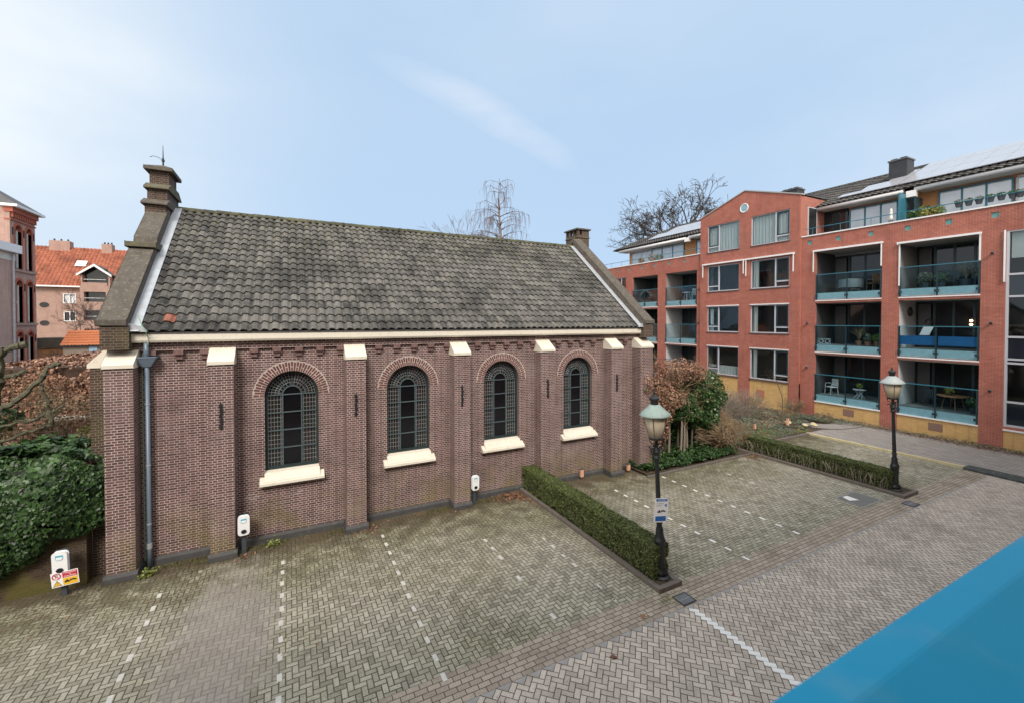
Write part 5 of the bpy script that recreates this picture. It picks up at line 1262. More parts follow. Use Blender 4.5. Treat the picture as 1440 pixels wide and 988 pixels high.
# ------------------------------------------------------------------ woody plants
def grow(m, p, d, L, r, depth, rg, spread=.6, grav=0.0, split=(2,3), shrink=.72, twist=.25, minr=.004, seg=3, sides=None):
    pts = [Vector(p)]; rad = [r]; dd = Vector(d).normalized()
    for i in range(seg):
        dd = (dd+Vector((rg.gauss(0,twist),rg.gauss(0,twist),rg.gauss(0,twist)+grav))).normalized()
        pts.append(pts[-1]+dd*L/seg); rad.append(max(minr, r*(1-.32*(i+1)/seg)))
    m.tube(pts, rad, sides or (7 if depth > 3 else 5 if depth > 1 else 3), False)
    if depth <= 0: return
    k = rg.randint(*split)
    for i in range(k):
        ax = Vector((rg.gauss(0,1),rg.gauss(0,1),rg.gauss(0,1))); ax = (ax-dd*ax.dot(dd)).normalized()
        nd = (dd+ax*spread*rg.uniform(.6,1.3)).normalized(); st = pts[-1] if i < 2 or seg < 2 else pts[rg.randint(1,seg)]
        grow(m, st, nd, L*shrink*rg.uniform(.75,1.2), rad[-1]*(.82 if i == 0 else .62), depth-1, rg, spread, grav, split, shrink, twist, minr, seg, None)
# weeping birch behind the chapel
bt = thing('birch_tree', 'bare weeping birch rising behind the chapel ridge', 'tree', (16.6,34.4,0))
MB().tube([(16.6,34.4,0),(16.5,34.5,8),(16.65,34.35,13),(16.45,34.5,16.5),(16.5,34.4,18.6)], [.22,.17,.12,.06,.015], 8).build('trunk', plain('birch_bark',(0.17,0.14,0.13),.9,var=.5,nscale=3), bt)
m = MB(); rg = random.Random(31)
for i in range(46):
    z = rg.uniform(10.5,18.3); f = (18.9-z)/8.4; a = rg.uniform(0,6.28); L = .9+3.7*f*rg.uniform(.6,1.1)
    c, s = math.cos(a), math.sin(a); p0 = Vector((16.53,34.4,z)); pts = [p0]
    for k in range(1,6): t_ = k/5; pts.append(p0+Vector((c*L*t_,s*L*t_,L*.75*t_-.62*L*t_*t_))+Vector((rg.gauss(0,.06),rg.gauss(0,.06),rg.gauss(0,.05))))
    m.tube(pts, [.045*f+.02,.04*f+.015,.022,.016,.012,.008], 4, False)
    for k in range(int(7+13*f)):
        q = pts[rg.randint(2,5)]; h_ = rg.uniform(.5,1.5); dx, dy = rg.gauss(0,.16), rg.gauss(0,.16)
        m.tube([q,(q[0]+dx*.6+c*.1,q[1]+dy*.6+s*.1,q[2]-.05),(q[0]+dx+c*.16,q[1]+dy+s*.16,q[2]-h_*.5),(q[0]+dx*1.2+c*.16,q[1]+dy*1.2,q[2]-h_)], [.010,.010,.009,.007], 3, False)
m.build('crown', 'twig_far', bt)
m = MB(); rg = random.Random(5)
for sx in (14.3,14.9):
    for i in range(3): grow(m, (sx,35.8,8), (rg.gauss(0,.12),0,1), 3.2, .07, 4, rg, .38, -.02, (2,3), .62, .10, .010)
tb = thing('bare_tree', 'thin bare crown just showing over the chapel ridge left of the birch', 'tree', (14.6,35.8,0)); MB().tube([(14.6,35.8,0),(14.6,35.8,8.2)], .1, 6).build('trunk', 'bark', tb); m.build('crown', 'twig_far', tb)
# oak behind the apartment roof
ot = thing('oak_tree', 'bare spreading oak behind the apartment roof', 'tree', (47.7,43.2,0))
MB().tube([(47.7,43.2,0),(47.6,43.2,9),(47.7,43.2,16.4)], [.6,.5,.40], 10).build('trunk', 'bark', ot)
m = MB(); rg = random.Random(12)
for (dx, dy, dz, L, r) in ((-.35,.2,1.2,3.0,.22),(.45,-.3,1.1,3.2,.2),(.0,.3,.9,2.6,.18),(-.75,.35,1,3.2,.22),(.15,-.1,1.2,3.4,.26),(.8,-.4,1,3.2,.22),(-1.0,.5,.5,2.8,.17),(1.0,-.5,.7,2.6,.18),(-.2,.4,1.1,3.0,.2)):
    grow(m, (47.7,43.2,16.2), (dx,dy,dz), L, r, 5, rg, .66, .02, (2,4), .72, .22, .026)
m.build('crown', plain('oak_twigs',(0.05,0.042,0.036),.9), ot)
# thin sapling
sp_ = thing('sapling', 'thin leafless sapling leaning in the bed before the gabled bay', 'tree', (24.8,14.6,.1))
m = MB().tube([(24.85,14.6,0.05),(24.83,14.6,1.7),(24.5,14.7,2.6),(24.0,14.8,3.4)], [.035,.025,.016,.008], 6); m.build('trunk', 'bark', sp_)
m = MB(); rg = random.Random(6)
for i in range(9): grow(m, (24.83-.08*i*.9 if i > 3 else 24.83,14.62,1.5+.2*i), (rg.gauss(0,1),rg.gauss(0,.6),.5), .5, .009, 2, rg, .5, -.02, (1,2), .7, .2, .004)
m.build('crown', 'bark', sp_)

# big mixed shrub clump beside the chapel
bp_ = thing('beech_shrub', 'copper leaved beech with pale trunks at the chapel corner', 'shrub', (14.2,13.7,.1))
m = MB(); rg = random.Random(3)
for (x, y, lx) in ((13.3,13.3,-.1),(13.75,13.6,.25),(14.9,13.7,.15),(15.3,13.4,.2),(15.75,13.6,.1),(16.3,13.9,-.1)):
    o = MB().tube([(x,y,0),(x+lx*.3,y,1.0),(x+lx,y+.1,2.0),(x+lx*1.6,y+.1,2.9)], [.055,.045,.035,.02], 7); o.build('trunk', 'bark_pale', bp_)
for i in range(34):
    x = rg.uniform(13.2,16.4); grow(m, (x,13.7+rg.gauss(0,.3),2.2+rg.uniform(0,.8)), (rg.gauss(0,.5),rg.gauss(0,.5)-.2,1), .8, .014, 3, rg, .6, .02, (2,3), .72, .2, .004)
m.build('branches', 'twig_dry', bp_)
def blobleaf(name, mat, parent, blobs, n, size, seed, shape=None, jitter=.6, thr=-.35, nfreq=1.8):
    g = np.random.default_rng(seed); P = []; N = []
    vol = [b[3]*b[4]*b[5] for b in blobs]; tv = sum(v**(2/3) for v in vol)
    for b, v in zip(blobs, vol):
        q = int(n*v**(2/3)/tv); c = g.normal(0,1,(q,3)); c /= np.linalg.norm(c,axis=1)[:,None]; r = g.uniform(.45,1,q)**.45
        P.append(c*r[:,None]*np.array(b[3:6])+np.array(b[:3])); N.append(c)
    P = np.concatenate(P); N = np.concatenate(N); P = P+N*(vnoise(P,2.6,seed)*.13)[:,None]; k = vnoise(P, nfreq*1.6, seed+1) > thr
    return leaves(name, mat, P[k], N[k], size, parent, shape, g, jitter=jitter)
blobleaf('foliage', 'beech', bp_, [(13.5,13.3,3.5,.8,.8,.8),(14.4,13.3,3.85,.85,.8,.65),(15.2,13.3,4.0,.75,.8,.5),(13.5,13.2,2.7,.5,.5,.5),(13.6,13.0,1.7,.45,.4,.7),(13.9,13.0,2.2,.4,.4,.5),(15.9,13.2,3.75,.6,.6,.35),(14.2,12.9,2.9,.8,.4,.5),(13.3,12.9,.95,.3,.25,.35)], 9500, .085, 41, thr=-.2)
lp = thing('laurel_shrub', 'glossy dark green laurel on the right of the copper beech', 'shrub', (16.0,13.7,.1))
m = MB()
for (x, y) in ((15.9,14.1),(16.6,13.9),(15.2,14.2),(14.6,14.2)): m.tube([(x,y,0),(x+.05,y,1.5),(x+.1,y,2.8)], [.05,.04,.02], 6)
m.build('stems', 'bark', lp)
blobleaf('foliage', 'laurel', lp, [(16.9,13.6,3.05,1.05,.9,.9),(17.3,13.6,2.5,.85,.8,.7),(15.6,13.7,2.5,.85,.7,.65),(16.1,13.8,3.5,.8,.8,.5),(14.7,13.8,2.6,.8,.6,.7),(13.4,13.9,2.9,.6,.5,.5),(15.0,14.0,1.9,.9,.5,.4),(16.6,13.8,1.9,.7,.5,.4),(13.0,13.7,3.0,.35,.3,.2),(15.2,13.9,3.1,.9,.6,.6),(17.0,14.0,1.5,.7,.5,.6),(15.9,14.4,1.3,1.2,.3,.8),(14.3,14.4,1.2,1.0,.3,.8),(13.15,13.1,2.2,.35,.3,.5),(12.95,13.3,3.3,.3,.25,.25),(14.6,13.6,2.0,.8,.4,.35),(16.0,13.5,2.0,.9,.4,.45),(17.2,13.5,1.7,.6,.5,.6)], 23000, .11, 43, thr=-.55)
B(13.2,14.5,0.05,17.6,15.4,3.2).build('interior_shade', plain('shaded_thicket',(0.02,0.022,0.014),.95,var=.5,nscale=7), lp)  # dark box painted as the shade behind the trunks
# ivy carpet and shrub beds
def carpet(name, mat, poly, n, size, h, seed, shape=None, label=None, kind='stuff', thr=-9, zb=.08):
    g = np.random.default_rng(seed); p = np.array(poly); x0, y0 = p.min(0); x1, y1 = p.max(0); X = g.uniform(x0,x1,n); Y = g.uniform(y0,y1,n); ins = np.zeros(n,bool); j = len(p)-1
    for i in range(len(p)):
        xi, yi = p[i]; xj, yj = p[j]; c = ((yi > Y) != (yj > Y)) & (X < (xj-xi)*(Y-yi)/(yj-yi+1e-9)+xi); ins ^= c; j = i
    X, Y = X[ins], Y[ins]; P = np.stack([X,Y,np.zeros(len(X))],1); P[:,2] = zb+h*(.5+.5*vnoise(P,2.2,seed))*g.uniform(.4,1,len(X)); k = vnoise(P,1.5,seed+2) > thr
    return tag(leaves(name, mat, P[k], np.tile([0,-.2,1.],(k.sum(),1)), size, None, shape, g, jitter=.5), kind=kind)
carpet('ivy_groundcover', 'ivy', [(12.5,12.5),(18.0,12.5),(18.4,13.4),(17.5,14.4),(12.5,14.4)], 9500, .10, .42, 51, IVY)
carpet('low_groundcover', 'sage', [(18.8,13.3),(25.2,13.35),(26.0,14.2),(24.2,15.4),(19,16.6)], 9000, .06, .12, 52, thr=-.3)
carpet('mossy_groundcover', 'lime', [(18.8,13.3),(25.2,13.35),(26.0,14.2),(24.2,15.4),(19,16.6)], 7000, .05, .10, 53, thr=-.1)
carpet('low_herbs', 'sage', [(18.5,14.5),(25.5,14.3),(28.8,14.8),(29.3,20),(18,20)], 16000, .07, .22, 57, thr=-.35)
carpet('dry_stalk_cover', 'dry', [(18.5,14.5),(25.5,14.8),(28.8,15.8),(29.3,20),(18,20)], 12000, .06, .3, 58, thr=-.3)
carpet('leaf_litter', 'dead_leaf', [(12.5,12.5),(25.4,13.3),(28.8,16),(28.8,20),(13,20)], 7200, .055, .05, 54, thr=-.2)
carpet('foot_groundcover', 'sage', [(29.15,4),(29.55,4),(29.55,17),(27.6,16.6),(27.9,14.4),(28.5,12.9),(29.2,12.3)], 8200, .07, .28, 55)
carpet('foot_dry_growth', 'dry', [(29.1,4),(29.55,4),(29.55,15),(29.1,13)], 2400, .06, .25, 56)
def twig_shrub(x, y, r, h, label, mat='twig_dry', leafy=None, nb=30, seed=1, n=500, size=.05, name='bare_shrub', group='bare shrubs in the bed'):
    t = thing(name, label, 'shrub', (x,y,.05), group); rg = random.Random(seed); m = MB()
    for i in range(nb):
        a = rg.uniform(0,6.28); s = rg.uniform(0,.35)
        grow(m, (x+s*r*math.cos(a),y+s*r*math.sin(a),.05), (math.cos(a)*.55,math.sin(a)*.55,1), h*.55, .013, 3, rg, .5, .0, (2,4), .68, .18, .006, 2)
    m.build('branches', mat, t)
    if leafy: blobleaf('foliage', leafy, t, [(x,y,h*.62,r,r,h*.36)], n, size, seed, thr=-.2)
    return t
twig_shrub(17.9,13.3,.6,1.25,'straw coloured brush at the head of the farther hedge','twig_dry','dry',34,61,2600,.07)
twig_shrub(18.5,14.0,.6,1.1,'second straw coloured shrub, just behind the hedge head','twig_dry','dry',26,62,1600,.06)
twig_shrub(19.8,15.4,1.0,1.1,'yellow green leafy shrub with pinkish dead leaves','twig_dry','lime',20,63,2600,.09)
twig_shrub(19.0,16.5,.9,1.5,'pinkish twiggy bush behind the yellow green shrub','twig_dry','dead_leaf',34,64,500,.05)
twig_shrub(23.2,17.5,1.1,1.5,'grey brown twiggy bush in front of the first yellow wall panel','bark_pale','dry',36,65,300,.05)
twig_shrub(25.4,17.3,1.0,1.3,'bare bush in front of the second yellow wall panel','bark_pale','dry',34,66,300,.05)
twig_shrub(21.2,17.8,1.0,1.8,'tall bare bush left of the first yellow panel','twig_dry','dead_leaf',34,67,300,.05)
twig_shrub(28.6,16.3,.6,.9,'dark bushy plant at the foot of the red pier beside the bay','twig_dry','sage',20,68,900,.06)
twig_shrub(27.2,15.6,.7,.45,'low grey green plant left of the garden path','twig_dry','sage',14,69,900,.06)
twig_shrub(28.2,14.2,.8,.5,'low spreading grey green plant at the wall beside the path end','twig_dry','sage',14,70,1200,.06)
for (x, y, s, l) in ((26.6,13.9,.2,'pale boulder at the tip of the bed by the path'),(26.1,14.1,.15,'small ochre boulder in the bed by the path'),(25.9,14.9,.18,'grey boulder between the bed plants and the path')):
    m = MB(); g3 = np.random.default_rng(int(x*100))
    prof = [(s*.4,0),(s,s*.25),(s*.95,s*.6),(s*.55,s*.9),(.02,s)]; m.lathe(prof,(x,y,.1),7); m.v = [(a+g3.normal(0,s*.09),b+g3.normal(0,s*.09),c+g3.normal(0,s*.06)) for a,b,c in m.v]
    tag(m.build('garden_boulder', 'kerb_yellow'), l, 'rock', 'garden boulders')

# ------------------------------------------------------------------ houses, hedge and trees on the left, beyond the garden wall
tw = thing('brick_tower_house', 'tall old brick house with narrow orange-framed arched windows at the left edge', 'house', (-24,51.5,0))
TX = -20.0; ta, tb_ = 49.5, 53.35
TW = [(50.15,51.15),(51.85,52.75)]; TZ = [(10.4,14.0),(5.95,9.45),(1.5,5.15)]
hl_ = [(a,b,z0,z1,True) for a, b in TW for z0, z1 in TZ]
M['tower_brick'] = brick('tower_brick', (0.54,0.33,0.27), (0.44,0.26,0.21), (0.56,0.42,0.36), ms=.006, stain=((0.22,0.14,0.11),.5))
M['arch_orange'] = plain('orange_arch_brick', (0.36,0.10,0.06), .85, var=.2, nscale=6)
mb = MB(); wall(mb, 'x', TX, ta, tb_, 0, 15.3, hl_, -.35); mb.box(-31,ta-.01,0,TX-.001,ta+.3,15.3).box(-31,tb_-.3,0,TX-.35,tb_,15.3); mb.build('wall', 'tower_brick', tw)
B(-30.9,ta+.31,0,TX-.36,tb_-.31,15.2).build('rooms', 'glass_dark', tw)
for a, b in TW:
    for z0, z1 in TZ:
        r = (b-a)/2; c = (a+b)/2; zs = z1-r; m = MB(); n = 12
        for t in range(n):
            t0, t1 = math.pi*t/n, math.pi*(t+1)/n
            m.prism([(c-q*math.cos(u_),zs+q*math.sin(u_)) for q, u_ in ((r,t0),(r+.2,t0),(r+.2,t1),(r,t1))], 'x', TX-.3, TX+.05)
        m.box(TX-.3,a-.15,z0,TX+.04,a,zs).box(TX-.3,b,z0,TX+.04,b+.15,zs); w_ = m.build('window', 'arch_orange', tw)
        B(TX-.28,a+.02,z0,TX-.2,a+.16,zs+.1).build('frame', 'white', w_); B(TX-.28,b-.16,z0,TX-.2,b-.02,zs+.1).build('frame', 'white', w_)
        B(TX-.3,a,z0-.12,TX+.08,b,z0).build('sill', 'stone', w_); B(TX-.26,a+.16,z0+1.6,TX-.22,b-.16,z0+1.7).build('crossbar', 'white', w_)
for z in (10.15,5.7): B(TX-.2,ta,z,TX+.1,tb_+.05,z+.18).build('string_course', 'tower_brick', tw)
B(TX-.3,ta-.05,14.25,TX+.08,tb_+.04,14.35).box(TX-.3,ta-.1,14.9,TX+.22,tb_+.1,15.3).build('cornice', 'arch_orange', tw)
for i in range(11): B(TX,ta+.1+i*.35,14.5,TX+.15,ta+.28+i*.35,14.9).build('dentil', 'arch_orange', tw)
B(TX-.5,ta-.3,15.3,TX+.55,tb_+.4,15.5).build('gutter', 'white', tw)
mb = MB().q((TX+.5,ta-.3,15.5),(TX+.5,tb_+.4,15.5),(-25,51.4,19.4)).q((TX+.5,ta-.3,15.5),(-25,51.4,19.4),(-31,51.4,19.4),(-31,ta-.3,15.5)).q((TX+.5,tb_+.4,15.5),(-31,tb_+.4,15.5),(-31,51.4,19.4),(-25,51.4,19.4)); mb.build('roof', 'bitumen', tw)
for y in (49.85,51.5,53.05):
    for z in (13.4,8.9,4.6): B(TX,y-.05,z-.3,TX+.06,y+.05,z+.3).build('wall_anchor', 'iron', tw)
lb = thing('low_brick_house', 'lower pinkish brick house with white cornice at the left edge', 'house', (-24,46,0))
M['plain_pink'] = brick('smooth_pink_brick', (0.62,0.42,0.36), (0.55,0.35,0.30), (0.6,0.48,0.42), ms=.006)
B(-31,40,0,-19.75,49.48,10.9).build('wall', 'plain_pink', lb); B(-31,40,10.9,-19.72,49.48,11.5).build('frieze', 'offwhite', lb); B(-31,39.8,11.5,-19.3,49.48,12.15).build('cornice', 'white', lb); B(-31,40,12.15,-20,49.48,12.35).build('flat_roof', 'zinc', lb)
MB().tube([(-19.4,48.9,11.9),(-19.6,48.9,11.3),(-19.66,48.9,0)], .07, 8).build('downpipe', 'zinc', lb)
rf = thing('red_roofed_flats', 'pinkish brick flats with orange tiled roof and white gabled dormer in the distance', 'building', (-28,88,0))
hl_ = [(-30.0,-28.75,8.8,10.05),(-29.95,-28.8,6.1,7.38)]
mb = MB(); wall(mb, 'y', 88, -45, -14, 0, 11.1, hl_, .2); mb.build('wall', 'pink_brick', rf); B(-45,88.21,0,-14,99.5,11).build('body', 'pink_brick', rf)
for a, b, z0, z1 in hl_:
    f = MB().box(a-.1,87.92,z0-.1,b+.1,88.1,z0).box(a-.1,87.92,z1,b+.1,88.1,z1+.1).box(a-.1,87.92,z0,a,88.1,z1).box(b,87.92,z0,b+.1,88.1,z1).box((a+b)/2-.05,87.92,z0,(a+b)/2+.05,88.1,z1).build('window', 'white', rf)
    B(a,88.12,z0,b,88.14,z1).build('pane', 'curtain' if z0 > 8 else 'glass_dark', f)
for z in (8.45,5.75): MB().prism([(-32.15+.52*math.cos(k*.3927),z+.38*math.sin(k*.3927)) for k in range(16)], 'y', 87.95, 88.02).build('oval_window', 'glass_black', rf)
B(-45,87.3,11.1,-27.75,88,11.3).build('gutter', 'white', rf)
rl2 = math.hypot(6.5,6.6)
tile_roof((-45,87.4,11.2), (1,0,0), Vector((0,6.5,6.6)).normalized(), 70, 22, .45, rl2/22, random.Random(4), amp=.06, seg=5).build('roof', 'red_roof_tile', rf)
MB().q((-45,87.4,11.15),(-14,87.4,11.15),(-14,93.9,17.75),(-45,93.9,17.75)).q((-45,100.4,11.15),(-45,93.9,17.75),(-14,93.9,17.75),(-14,100.4,11.15)).build('roof_deck', 'bitumen', rf)
sk = B(-29.6,90.4,14.55,-28.3,91.3,14.65).build('skylight', 'white', rf); sk.location = (0,0,0)
MB().q((-29.55,90.38,14.62),(-28.3,90.38,14.62),(-28.3,91.3,15.5),(-29.55,91.3,15.5)).build('skylight_pane', plain('bright_skylight',(.75,.78,.82),.2), rf)
for (a, b, zt) in ((-33.4,-31.0,18.7),(-27.2,-25.9,18.6)):
    c = B(a,93.2,16.8,b,94.6,zt).build('chimney', 'pink_brick', rf)
    for k in range(3): MB().lathe([(.12,0),(.12,.35)], (a+(b-a)*(k+.5)/3,93.9,zt), 6).build('chimney_pot', 'iron', c)
bay = MB(); wall(bay, 'y', 86.9, -27.9, -24.5, 0, 11.4, [(-27.45,-24.95,8.95,10.45),(-27.45,-24.95,6.2,7.65),(-27.45,-24.95,3.4,4.9)], .9); bay.box(-27.9,86.95,0,-27.6,88,11.4).box(-24.8,86.95,0,-24.5,88,11.4); bay.box(-27.6,86.9,11.4,-24.8,87.0,11.85).box(-27.6,87.0,11.3,-24.8,90,11.4); bo = bay.build('balcony_bay', 'pink_brick', rf)
B(-27.5,87.8,3,-24.9,87.85,14).build('bay_glazing', 'glass_dark', bo)
for z in (9.5,6.75,12.3): MB().tube([(-27.5,86.92,z),(-24.9,86.92,z)], .04, 4).build('bay_rail', 'white', bo)
for x in (-27.8,-24.65): B(x,86.95,11.4,x+.2,87.9,13.0).build('bay_pier', 'pink_brick', bo)
MB().prism([(-28.2,12.75),(-26.2,14.3),(-24.2,12.75),(-24.2,13.05),(-26.2,14.65),(-28.2,13.05)], 'y', 86.6, 86.8).build('gable_board', 'white', bo)
MB().q((-28.2,86.8,13.0),(-26.2,86.8,14.6),(-26.2,92,14.6),(-28.2,92,13.0)).q((-26.2,86.8,14.6),(-24.2,86.8,13.0),(-24.2,92,13.0),(-26.2,92,14.6)).build('dormer_roof', 'bitumen', bo)
sh = thing('garden_shed', 'small grey shed with bright orange tiled roof beyond the hedge', 'shed', (-14,47.5,0))
B(-16,46.6,0,-11.5,49.5,4.15).build('wall', plain('grey_shed_boards',(0.22,0.18,0.15),.9,var=.3), sh); B(-14.45,46.55,3.55,-13.95,46.6,4.0).build('window', plain('blue_pane',(0.25,0.38,0.52),.4), sh)
tile_roof((-16.1,46.3,4.12), (1,0,0), Vector((0,1,.72)).normalized(), 22, 6, .21, .33, random.Random(2), amp=.03, seg=4).build('roof', plain('orange_shed_tile',(0.44,0.15,0.065),.8,var=.2), sh)
MB().q((-16.1,46.3,4.11),(-11.4,46.3,4.11),(-11.4,48.0,5.3),(-16.1,48.0,5.3)).build('roof_deck', 'bitumen', sh)
oh_ = thing('ochre_outbuilding', 'small ochre and grey outbuilding beside bare bushes behind the beech hedge', 'outbuilding', (-22,54,0))
B(-20.6,54.6,0,-17.8,57,3.6).build('wall', 'warm_wall', oh_); B(-20.8,54.4,3.6,-17.6,57.2,4.5).build('roof_box', 'stone', oh_)
# copper beech hedge on stems
bh = thing('beech_hedge', 'tall clipped copper beech hedge behind the ivy, its stems bare below', 'hedge', (-6.8,23,0))
for i in range(6): MB().tube([(-8.2+i*.75,20.7,0),(-8.15+i*.75,20.7,2.9)], .05, 6).build('trunk', 'bark_green', bh)
g = np.random.default_rng(77); n = 14000; f_ = g.uniform(0,1,n); X = g.uniform(-8.6,-4.1,n); Y = np.where(f_ < .6, 20+np.abs(g.normal(0,.12,n)), g.uniform(20,26,n)); zt = 4.68+.05*np.sin(X*3)
Z = np.where(f_ < .6, 2.55+.25*np.sin(X*4)+g.uniform(0,1,n)*(zt-2.8), zt-np.abs(g.normal(0,.06,n))); ef = (f_ > .92); X = np.where(ef, -8.6+np.abs(g.normal(0,.1,n)), X); Z = np.where(ef, g.uniform(2.6,4.65,n), Z); P = np.stack([X,Y,Z],1)
P[:,1] += vnoise(P,1.5,2)*.12; leaves('foliage', 'beech', P, np.where((f_ < .6)[:,None], np.array([[0,-1,.2]]), np.array([[0,0,1.]])), .11, bh, None, g, jitter=.6)
B(-8.45,20.25,2.9,-4.2,25.9,4.5).build('twigs', plain('beech_twigs',(0.07,0.042,0.03),.95,var=.4,nscale=8), bh)
w2 = thing('brown_garden_wall', 'reddish brown garden wall with pale coping below the beech hedge', 'wall', (-6,18.5,0))
B(-7.2,18.5,0,-4.3,18.75,2.98).build('wall_body', brick('brown_wall_brick',(0.15,0.06,0.045),(0.11,0.05,0.04),(0.17,0.12,0.10)), w2); B(-7.2,18.46,2.98,-4.3,18.79,3.05).build('coping', 'offwhite', w2)
gh_ = thing('garden_house', 'pale garden house with white framed window glimpsed under the beech hedge', 'shed', (-8,27,0))
B(-10,27,0,-6.5,29,3.3).build('wall', 'inner_wall', gh_); wf = MB().box(-9.15,26.95,1.2,-9.08,27,2.6).box(-8.3,26.95,1.2,-8.23,27,2.6).box(-9.08,26.95,2.5,-8.3,27,2.6).build('window_frame', 'white', gh_); B(-9.08,26.97,1.2,-8.3,26.99,2.5).build('pane', 'glass_black', wf)
# pollarded tree and shrubs in the garden
pt = thing('pollard_tree', 'gnarled mossy pollard with thick leafless branches at the left edge above the ivy', 'tree', (-6.45,15.5,0))
def knob(m, pts, r0, r1, seed):
    rg = random.Random(seed); q = []; n = 5
    for a, b in zip(pts, pts[1:]):
        for k in range(n): t_ = k/n; q.append(tuple(a[i]+(b[i]-a[i])*t_+rg.gauss(0,.02) for i in range(3)))
    q.append(pts[-1]); m.tube(q, [(r0+(r1-r0)*i/len(q))*rg.uniform(.8,1.3) for i in range(len(q))], 7)
m = MB(); knob(m, [(-6.8,15.5,0),(-6.72,15.5,2.5),(-6.62,15.5,4.1),(-6.55,15.5,4.7),(-6.5,15.5,5.45)], .16, .11, 1); m.build('trunk', 'bark_green', pt)
m = MB()
knob(m, [(-6.42,15.5,5.35),(-6.25,15.5,5.42),(-6.0,15.5,5.5)], .07, .07, 2); knob(m, [(-6.4,15.5,4.7),(-6.2,15.45,4.72),(-6.0,15.4,4.85)], .05, .05, 3)
knob(m, [(-6.6,15.1,3.9),(-6.29,15,4.0),(-5.92,15,4.18),(-5.6,15,4.6),(-5.43,15,4.95),(-5.22,15,4.98)], .065, .055, 4)
knob(m, [(-6.6,15,3.48),(-6.3,15,3.52),(-5.8,15,3.61),(-5.42,15,3.78),(-5.15,15,3.94)], .042, .025, 5)
knob(m, [(-6.6,15,3.05),(-6.3,15,3.14),(-5.93,15,3.27),(-5.55,15,3.43),(-5.36,15,3.47)], .042, .022, 6)
knob(m, [(-5.56,15,4.55),(-5.54,15,4.42),(-5.44,15,3.96),(-5.38,15,3.45)], .03, .045, 7)
rg = random.Random(8)
for i in range(26):
    x = rg.uniform(-6.4,-5.3); z = rg.uniform(3.1,4.6); grow(m, (x,15,z), (rg.gauss(.6,.5),rg.gauss(0,.5),rg.gauss(.4,.6)), .45, .010, 2, rg, .5, 0, (1,3), .75, .2, .004)
m.build('branches', 'bark_green', pt)
def garden_bush(x, y, z, rx, rz, mat, n, size, label, seed, twigs=True):
    t = thing('garden_shrub', label, 'shrub', (x,y,0), 'shrubs in the walled garden'); m = MB(); rg = random.Random(seed)
    for i in range(16): grow(m, (x+rg.gauss(0,.15),y,z-rz*1.5), (rg.gauss(0,.6),rg.gauss(0,.4),1), rz*.9, .012, 3, rg, .5, 0, (2,3), .7, .2, .004)
    MB().tube([(x,y,0),(x,y,z-rz)], .05, 5).build('stem', 'bark', t); m.build('branches', 'twig_dry', t); blobleaf('foliage', mat, t, [(x,y,z,rx,rx*.7,rz)], n, size, seed, thr=-.3)
garden_bush(-6.0,15.6,3.3,.42,.28,'beech',700,.08,'rusty brown hydrangea like shrub just above the ivy at the left',81)
garden_bush(-6.8,16.2,3.5,.5,.4,'laurel',700,.10,'dark green bush behind the lower pollard branches',82)
garden_bush(-5.0,16.6,2.9,.5,.35,'lime',500,.07,'pale green bush before the brown garden wall',83)
garden_bush(-5.9,17.2,3.5,.7,.5,'dry',900,.07,'straw coloured twiggy bush in front of the beech hedge',84)
garden_bush(-6.6,17.8,4.0,.7,.5,'dead_leaf',900,.07,'tall brown bush at the left of the beech hedge',85)
garden_bush(-4.7,15.6,2.9,.6,.3,'dry',800,.07,'low brown bush close to the chapel buttress',86)
garden_bush(-7.6,17.0,3.0,.9,.7,'dry',1200,.07,'wide brown bush at the far left under the pollard',87)
tree_specs = ((-18.5,60,8,'slender bare tree before the far pinkish flats',91),(-15.5,52,5.0,'bushy bare tree left of the orange roofed shed',92),(-20.5,75,9,'bare tree beside the oval windows of the far flats',93))
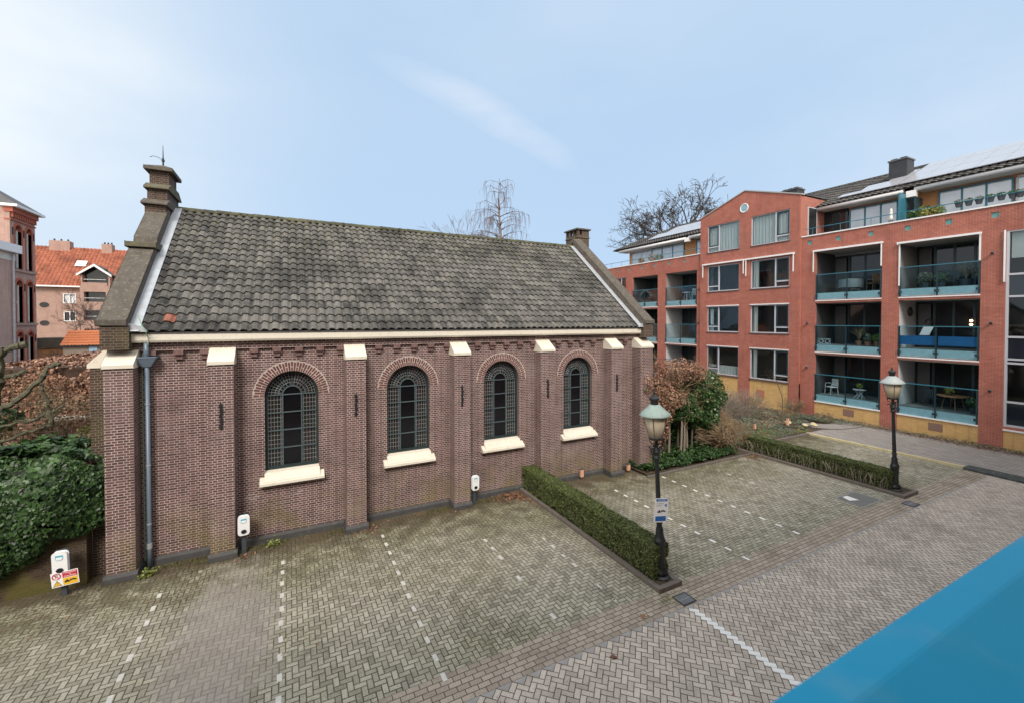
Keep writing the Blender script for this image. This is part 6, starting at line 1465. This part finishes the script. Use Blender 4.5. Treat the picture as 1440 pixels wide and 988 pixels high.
for x, y, h, l, sd in tree_specs:
    t = thing('bare_tree', l, 'tree', (x,y,0)); MB().tube([(x,y,0),(x,y,h*.35)], .12, 6).build('trunk', 'bark', t); m = MB(); rg = random.Random(sd)
    for i in range(5): grow(m, (x,y,h*.32), (rg.gauss(0,.5),rg.gauss(0,.5),1), h*.28, .06, 5, rg, .5, .02, (2,3), .7, .18, .012)
    m.build('crown', 'twig_far', t)
for i, (x, y, r, z, mt, l) in enumerate(((-13.2,50.5,1.6,4.6,'laurel','dark evergreen bush rising behind the orange shed roof'),(-17.2,53.5,1.4,2.2,'sage','grey green bush left of the shed'))):
    t = thing('evergreen_bush', l, 'shrub', (x,y,0)); MB().tube([(x,y,0),(x,y,z)], .1, 6).build('stem', 'bark', t); blobleaf('foliage', mt, t, [(x,y,z,r,r,r*.7)], 1400, .2, 100+i)
fe = thing('iron_fence', 'thin dark iron fence on a low wall at the left behind the pollard', 'fence', (-12,30,0))
for i in range(16): MB().tube([(-13.6+i*.14,30,2.6),(-13.6+i*.14,30,3.9)], .012, 4).build('bar', 'iron', fe)
MB().tube([(-13.7,30,3.8),(-11.3,30,3.8)], .018, 4).build('top_bar', 'iron', fe); B(-13.8,29.9,0,-11.2,30.1,2.6).build('low_wall', 'tower_brick', fe)

# scattered small debris and single leaves on the paving, rust and repair stains
g = np.random.default_rng(303)
q = 260; P = np.stack([g.uniform(-5,24,q), g.uniform(3,13,q), np.full(q,.008)],1)
tag(leaves('scattered_leaves', 'dead_leaf', P, np.tile([0,0,1.],(q,1)), .045, None, None, g, jitter=.25), kind='stuff')
for (x_, y_) in ((6.5,6.55),(5.1,6.0)):
    tag(leaves('fallen_leaf', 'dead_leaf', np.array([[x_,y_,.012]]*3)+g.normal(0,.04,(3,3))*np.array([1,1,.05]), np.tile([0,0,1.],(3,1)), .12, None, None, g, jitter=.2), kind='stuff')
heap(7.35,6.75,.16,.10,120,name='kerb_moss',h=.02,mat='lime',size=.03)
heap(29.0,8.0,.12,2.4,500,name='wall_foot_litter',h=.03,mat='dead_leaf',size=.05,z0=.07)
